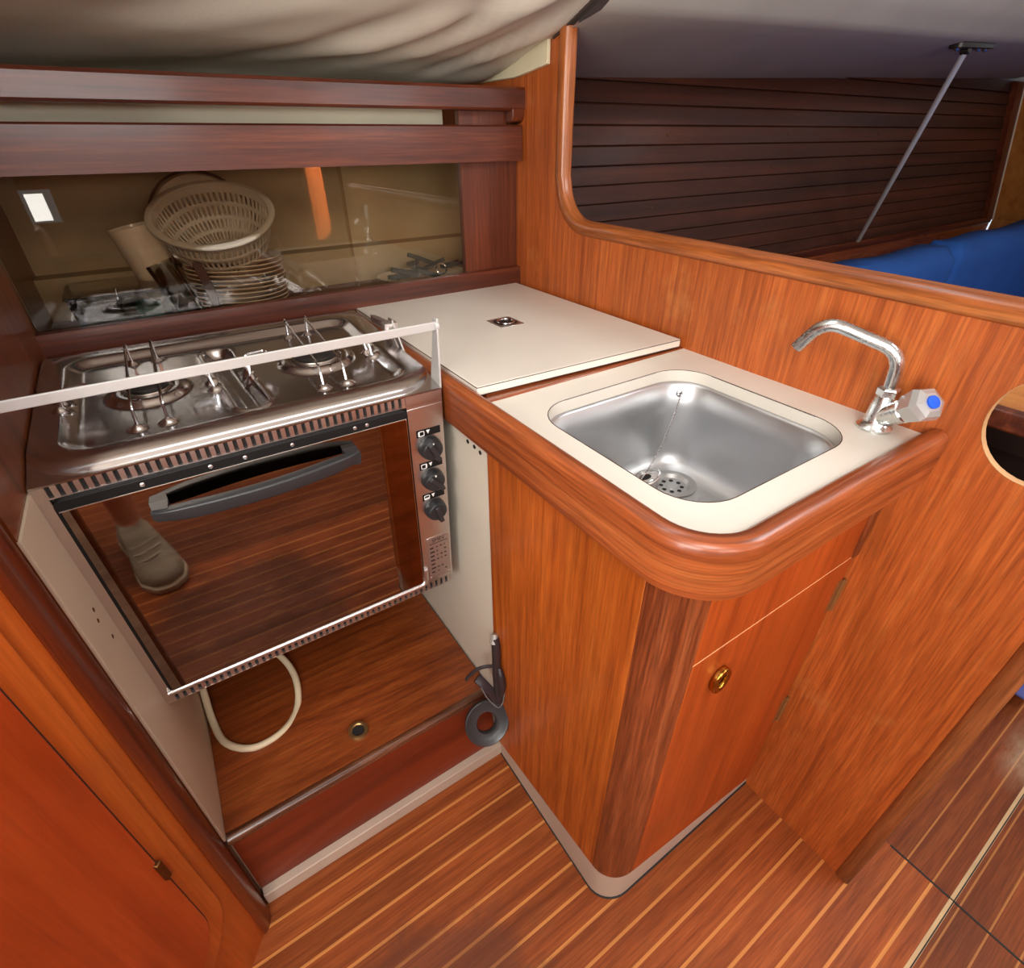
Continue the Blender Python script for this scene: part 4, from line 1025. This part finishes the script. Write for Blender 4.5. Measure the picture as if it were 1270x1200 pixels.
# ================================================================== SALOON SIDE
st = thing('support_rod', 'thin chrome rod slanting from the grey deckhead down to the slatted hull side', 'rod', (1.93, .25, .78))
T0, T1 = Vector((1.418, -.112, sal_z(1.418, -.112) - .014)), Vector((1.955, .258, .775))
b = B(); tube(b, [T0, T1], .0085, 14); obj('rod', b, plain('satin_rod', (.80, .80, .80, 1), .42, .55), st)
b = B(); zz = sal_z(1.44, -.11); prism(b, rrect(1.345, -.130, 1.560, -.092, .012, 3), lambda p: (p[0], p[1], zz - .010 + .045 * (p[0] - 1.44)), lambda p: (p[0], p[1], zz + .004 + .045 * (p[0] - 1.44))); tube(b, [T0 + Vector((0, -.012, 0)), T0 + Vector((0, .012, 0))], .010, 12); br_ = obj('bracket', b, M_DARKST, st, bevel=.002)
for x in (1.362, 1.50, 1.545): sub('screw', lathe(B(), [(.008, 0), (.006, .004), (.002, .006)], axisM((x, -.111, zz - .010 + .045 * (x - 1.44)), (0, 0, -1)), 12), M_CHROME, br_)


def cushion(name, x0, x1, y0, y1, z0, z1, label, mat, r=.03, lean=.0, top=0.):
    b = B(); lps = []
    for t in range(9):
        f = t / 8; z = z0 + (z1 - z0) * f; k = r * (1 - math.sqrt(max(0, 1 - ((f - .85) / .15) ** 2))) if f > .85 else 0
        lps.append([(x, y + lean * f, z + top * math.sin((x - x0) * 3.2) * f + .006 * f * math.sin(11 * x)) for x, y in dense(rrect(x0 + k, y0 + k, x1 - k, y1 - k, .035, 5), 160)])
    rings(b, lps); return tag(obj(name, b, mat, None, angle=70), label, 'cushion', 'blue saloon cushions')


def dense(poly, n):
    """N points evenly spaced round a closed outline"""
    P = [Vector(p) for p in poly]; P.append(P[0]); ls = [(c - a).length for a, c in zip(P, P[1:])]; tot = sum(ls); out = []
    i, acc = 0, 0
    for k in range(n):
        d = tot * k / n
        while acc + ls[i] < d: acc += ls[i]; i += 1
        q = P[i].lerp(P[i + 1], (d - acc) / max(ls[i], 1e-9)); out.append((q.x, q.y))
    return out


cushion('backrest_cushion', .06, 1.96, -.14, .015, .45, .797, 'long blue backrest cushion behind the bulkhead rail, nearer the sink', M_BLUE)
cushion('backrest_cushion', 1.975, 3.20, -.14, .03, .45, .806, 'blue backrest cushion with a rounded top, further forward by the orange wall', M_BLUE, top=-.006)
cushion('backrest_cushion', 3.21, 3.46, -.86, .03, .45, .80, 'blue end cushion against the orange forward wall', M_BLUE)
cushion('seat_cushion', .06, 3.20, -.86, -.15, .36, .45, 'long blue seat cushion of the settee beyond the bulkhead', M_BLUE)
b = B(); box(b, (.03, -.90, 0), (3.44, .25, .355)); tag(obj('settee_base', b, M_SHELL, None, bevel=.004), 'wooden settee base under the blue cushions beyond the bulkhead', 'settee')
b = B(); prism(b, [(.70, .20), (2.2, .20), (2.2, .012), (1.6, .02), (1.0, .012), (.70, .03)], lambda p: (p[0], -1.075 + .01 * math.sin(p[0] * 20), p[1]), lambda p: (p[0], -1.005 + .01 * math.sin(p[0] * 20), p[1]))
tag(obj('folded_blanket', b, M_BLUEL, None, bevel=.012), 'pale blue folded cloth on the sole beyond the bulkhead end', 'blanket')

# cubby behind the round hand hole
cb = thing('hand_hole_cubby', 'dark wooden cubby seen through the round hole in the bulkhead', 'cubby', (.2, -.86, .8))
b = B(); box(b, (.012, -1.0, .70), (.42, -.72, .708)); box(b, (.41, -1.0, .70), (.42, -.72, .84)); box(b, (.012, -.728, .70), (.42, -.72, .84)); obj('box', b, plain('cubby_dark', srgb(44, 24, 14), .6), cb, smooth=False)
b = B(); box(b, (.145, -.99, .838), (.165, -.73, .866)); obj('shelf_rail', b, M_MAHX, cb, bevel=.004)
b = B(); box(b, (.166, -.99, .846), (.408, -.73, .856)); obj('shelf', b, M_FWD, cb, smooth=False)

# ================================================================== LEFT LOCKER BESIDE THE STEPS
P0 = Vector((-.921, -.468, 0)); dd = Vector((-.61, -.79, 0)).normalized(); nn = Vector((.79, -.61, 0)).normalized()
ll = thing('companionway_locker', 'orange locker front with a dark rounded edge post and hinged door, left of the oven', 'locker', (-1.0, -.57, 0))
DG = lambda u, w, z: P0 + dd * u + nn * w + Vector((0, 0, z))
b = B(); pp = [(.018, -.045), (-.016, -.035), (-.020, -.012), (-.014, .0), (-.004, .008), (.008, .011), (.020, .010)]
prism(b, pp, lambda p: DG(p[0], p[1], 0), lambda p: DG(p[0], p[1], 1.0)); obj('edge_post', b, wood('edge_post_wood', srgb(70, 24, 10), srgb(104, 40, 16), srgb(128, 56, 24), 'Z', .3, .4, 8, .2), ll, angle=35)
b = B(); prism(b, [(.020, -.012), (.60, -.012), (.60, .006), (.020, .006)], lambda p: DG(p[0], p[1], 0), lambda p: DG(p[0], p[1], 1.0)); obj('face_frame', b, M_LEFT, ll, smooth=False)


def door_outline(u0, z0, r, u1=.52, z1=.96):
    pts = [(u0, z1), (u0, z0 + r)]
    pts += [(u0 + r - r * math.cos(R(a)), z0 + r - r * math.sin(R(a))) for a in range(10, 90, 10)]
    return pts + [(u0 + r, z0), (u1, z0), (u1, z1)]


b = B(); prism(b, door_outline(.042, .150, .085), lambda p: DG(p[0], .005, p[1]), lambda p: DG(p[0], .0125, p[1])); obj('door_surround', b, M_LEFT, ll, bevel=.002)
b = B(); prism(b, door_outline(.0705, .178, .075, .50, .94), lambda p: DG(p[0], .0115, p[1]), lambda p: DG(p[0], .0150, p[1])); ldr = obj('door', b, M_LDOOR, ll, bevel=.0015)
b = B(); prism(b, door_outline(.0690, .1765, .076, .502, .942), lambda p: DG(p[0], .0118, p[1]), lambda p: DG(p[0], .0130, p[1])); sub('door_gap', b, M_SLOT, ldr)
b = B(); box(b, (-.002, -.006, -.020), (.006, .006, .020), Matrix.Translation(DG(.070, .014, .415)) @ Matrix(((dd.x, nn.x, 0, 0), (dd.y, nn.y, 0, 0), (0, 0, 1, 0), (0, 0, 0, 1)))); sub('hinge', b, M_BRASSD, ldr, bevel=.0015)
b = B(); prism(b, [(-.015, -.04), (.60, -.04), (.60, -.30), (.02, -.30)], lambda p: DG(p[0], p[1], .985), lambda p: DG(p[0], p[1], 1.005)); obj('locker_top', b, M_LEFT, ll)

# ================================================================== THE PHOTOGRAPHER'S LEGS (seen mirrored in the oven glass)
def limb(name, chain, mat, parent=None, extra=()):
    b = B(); vs = []; lay = b.verts.layers.skin.verify()
    for p, r in chain:
        v = b.verts.new(p); v[lay].radius = (r, r); vs.append(v)
    for a, c in zip(vs, vs[1:]): b.edges.new((a, c))
    for at, ch in extra:
        pv = vs[at]
        for p, r in ch:
            v = b.verts.new(p); v[lay].radius = (r, r); b.edges.new((pv, v)); pv = v
    vs[0][lay].use_root = True
    me = bpy.data.meshes.new(name); b.to_mesh(me); b.free(); o = bpy.data.objects.new(name, me); COL.objects.link(o); me.materials.append(mat)
    k = o.modifiers.new('skin', 'SKIN'); k.use_smooth_shade = True; q = o.modifiers.new('sub', 'SUBSURF'); q.levels = 2; q.render_levels = 2
    if parent: o.parent = parent; o.matrix_parent_inverse = WM[parent.name].inverted()
    return o


ps = thing('person', 'person standing by the steps in navy shorts and grey canvas deck shoes', 'person', (-1.15, -1.36, 0))
LX, RX, FY = -1.245, -1.035, -1.325
lg = lambda x, s: [((x + .010 * s, FY + .02, .86), .085), ((x + .008 * s, FY + .03, .70), .080), ((x, FY + .04, .50), .058), ((x, FY + .025, .40), .052), ((x, FY - .005, .30), .052), ((x, FY - .01, .18), .038), ((x, FY - .01, .085), .034), ((x, FY + .05, .05), .030)]
limb('body', [((-1.157, FY, .93), .12)], M_SKIN, ps, [(0, lg(LX, 1)), (0, lg(RX, -1))])
limb('shorts', [((-1.157, FY, .97), .13), ((-1.157, FY, .90), .135)], M_DENIM, ps, [(1, [((LX + .01, FY + .02, .80), .100), ((LX + .005, FY + .035, .56), .088)]), (1, [((RX - .01, FY + .02, .80), .100), ((RX - .005, FY + .035, .56), .088)])])
for x, ta in ((LX, 10), (RX, -14)):      # toes turned out
    TM = Matrix.Translation((x, FY, 0)) @ Matrix.Rotation(R(ta), 4, 'Z') @ Matrix.Diagonal((1.28, 1.05, 1.1, 1))
    b = B(); loops = []
    outl = [(-.036, -.075), (-.030, -.095), (0, -.103), (.030, -.095), (.036, -.075), (.036, .0), (.047, .09), (.048, .13), (.034, .170), (.005, .184), (-.026, .172), (-.044, .13), (-.043, .09), (-.034, 0)]
    P_ = lambda u, v, z: TM @ Vector((u, .06 + v, z))
    for z, k in ((.0, .98), (.004, 1.06), (.018, 1.06), (.020, 1.0)): loops.append([P_(u * k, v * k, z) for u, v in dense(outl, 60)])
    rings(b, loops)
    b2 = B(); lo2 = []
    for z, k, sh, sq in ((.019, 1.0, 0, 1), (.034, 1.0, 0, 1), (.046, .96, -.003, .97), (.058, .88, -.014, .88), (.070, .78, -.030, .72), (.080, .70, -.044, .58), (.088, .66, -.052, .50)): lo2.append([P_(u * k, v * sq * k + sh, z) for u, v in dense(outl, 60)])
    rings(b2, lo2)
    so = obj('shoe', b2, M_SHOE, ps, angle=70); sub('sole', b, M_SOLE, so)
    for k in range(3):
        y_ = .105 - k * .022; z_ = .064 + k * .009
        sub('lace', tube(B(), smooth_path([P_(-.028, y_ - .012, z_ - .004), P_(-.012, y_, z_ + .001), P_(.006, y_ - .003, z_ + .003), P_(.028, y_ - .016, z_ - .003)], 4), .0024, 6), M_LACE, so)

b = B(); sweep(b, [(.13, -2.0, 0), (.13, -2.0, 1.795)], rrect(-.045, -.045, .045, .045, .012, 3), up=Vector((1, 0, 0)))  # unseen pillar, added to carry the orange glare the acrylic mirrors
tag(obj('glare_pillar', b, M_TEAK, None, angle=50), 'square varnished teak pillar added out of view to be mirrored in the acrylic doors', 'pillar')
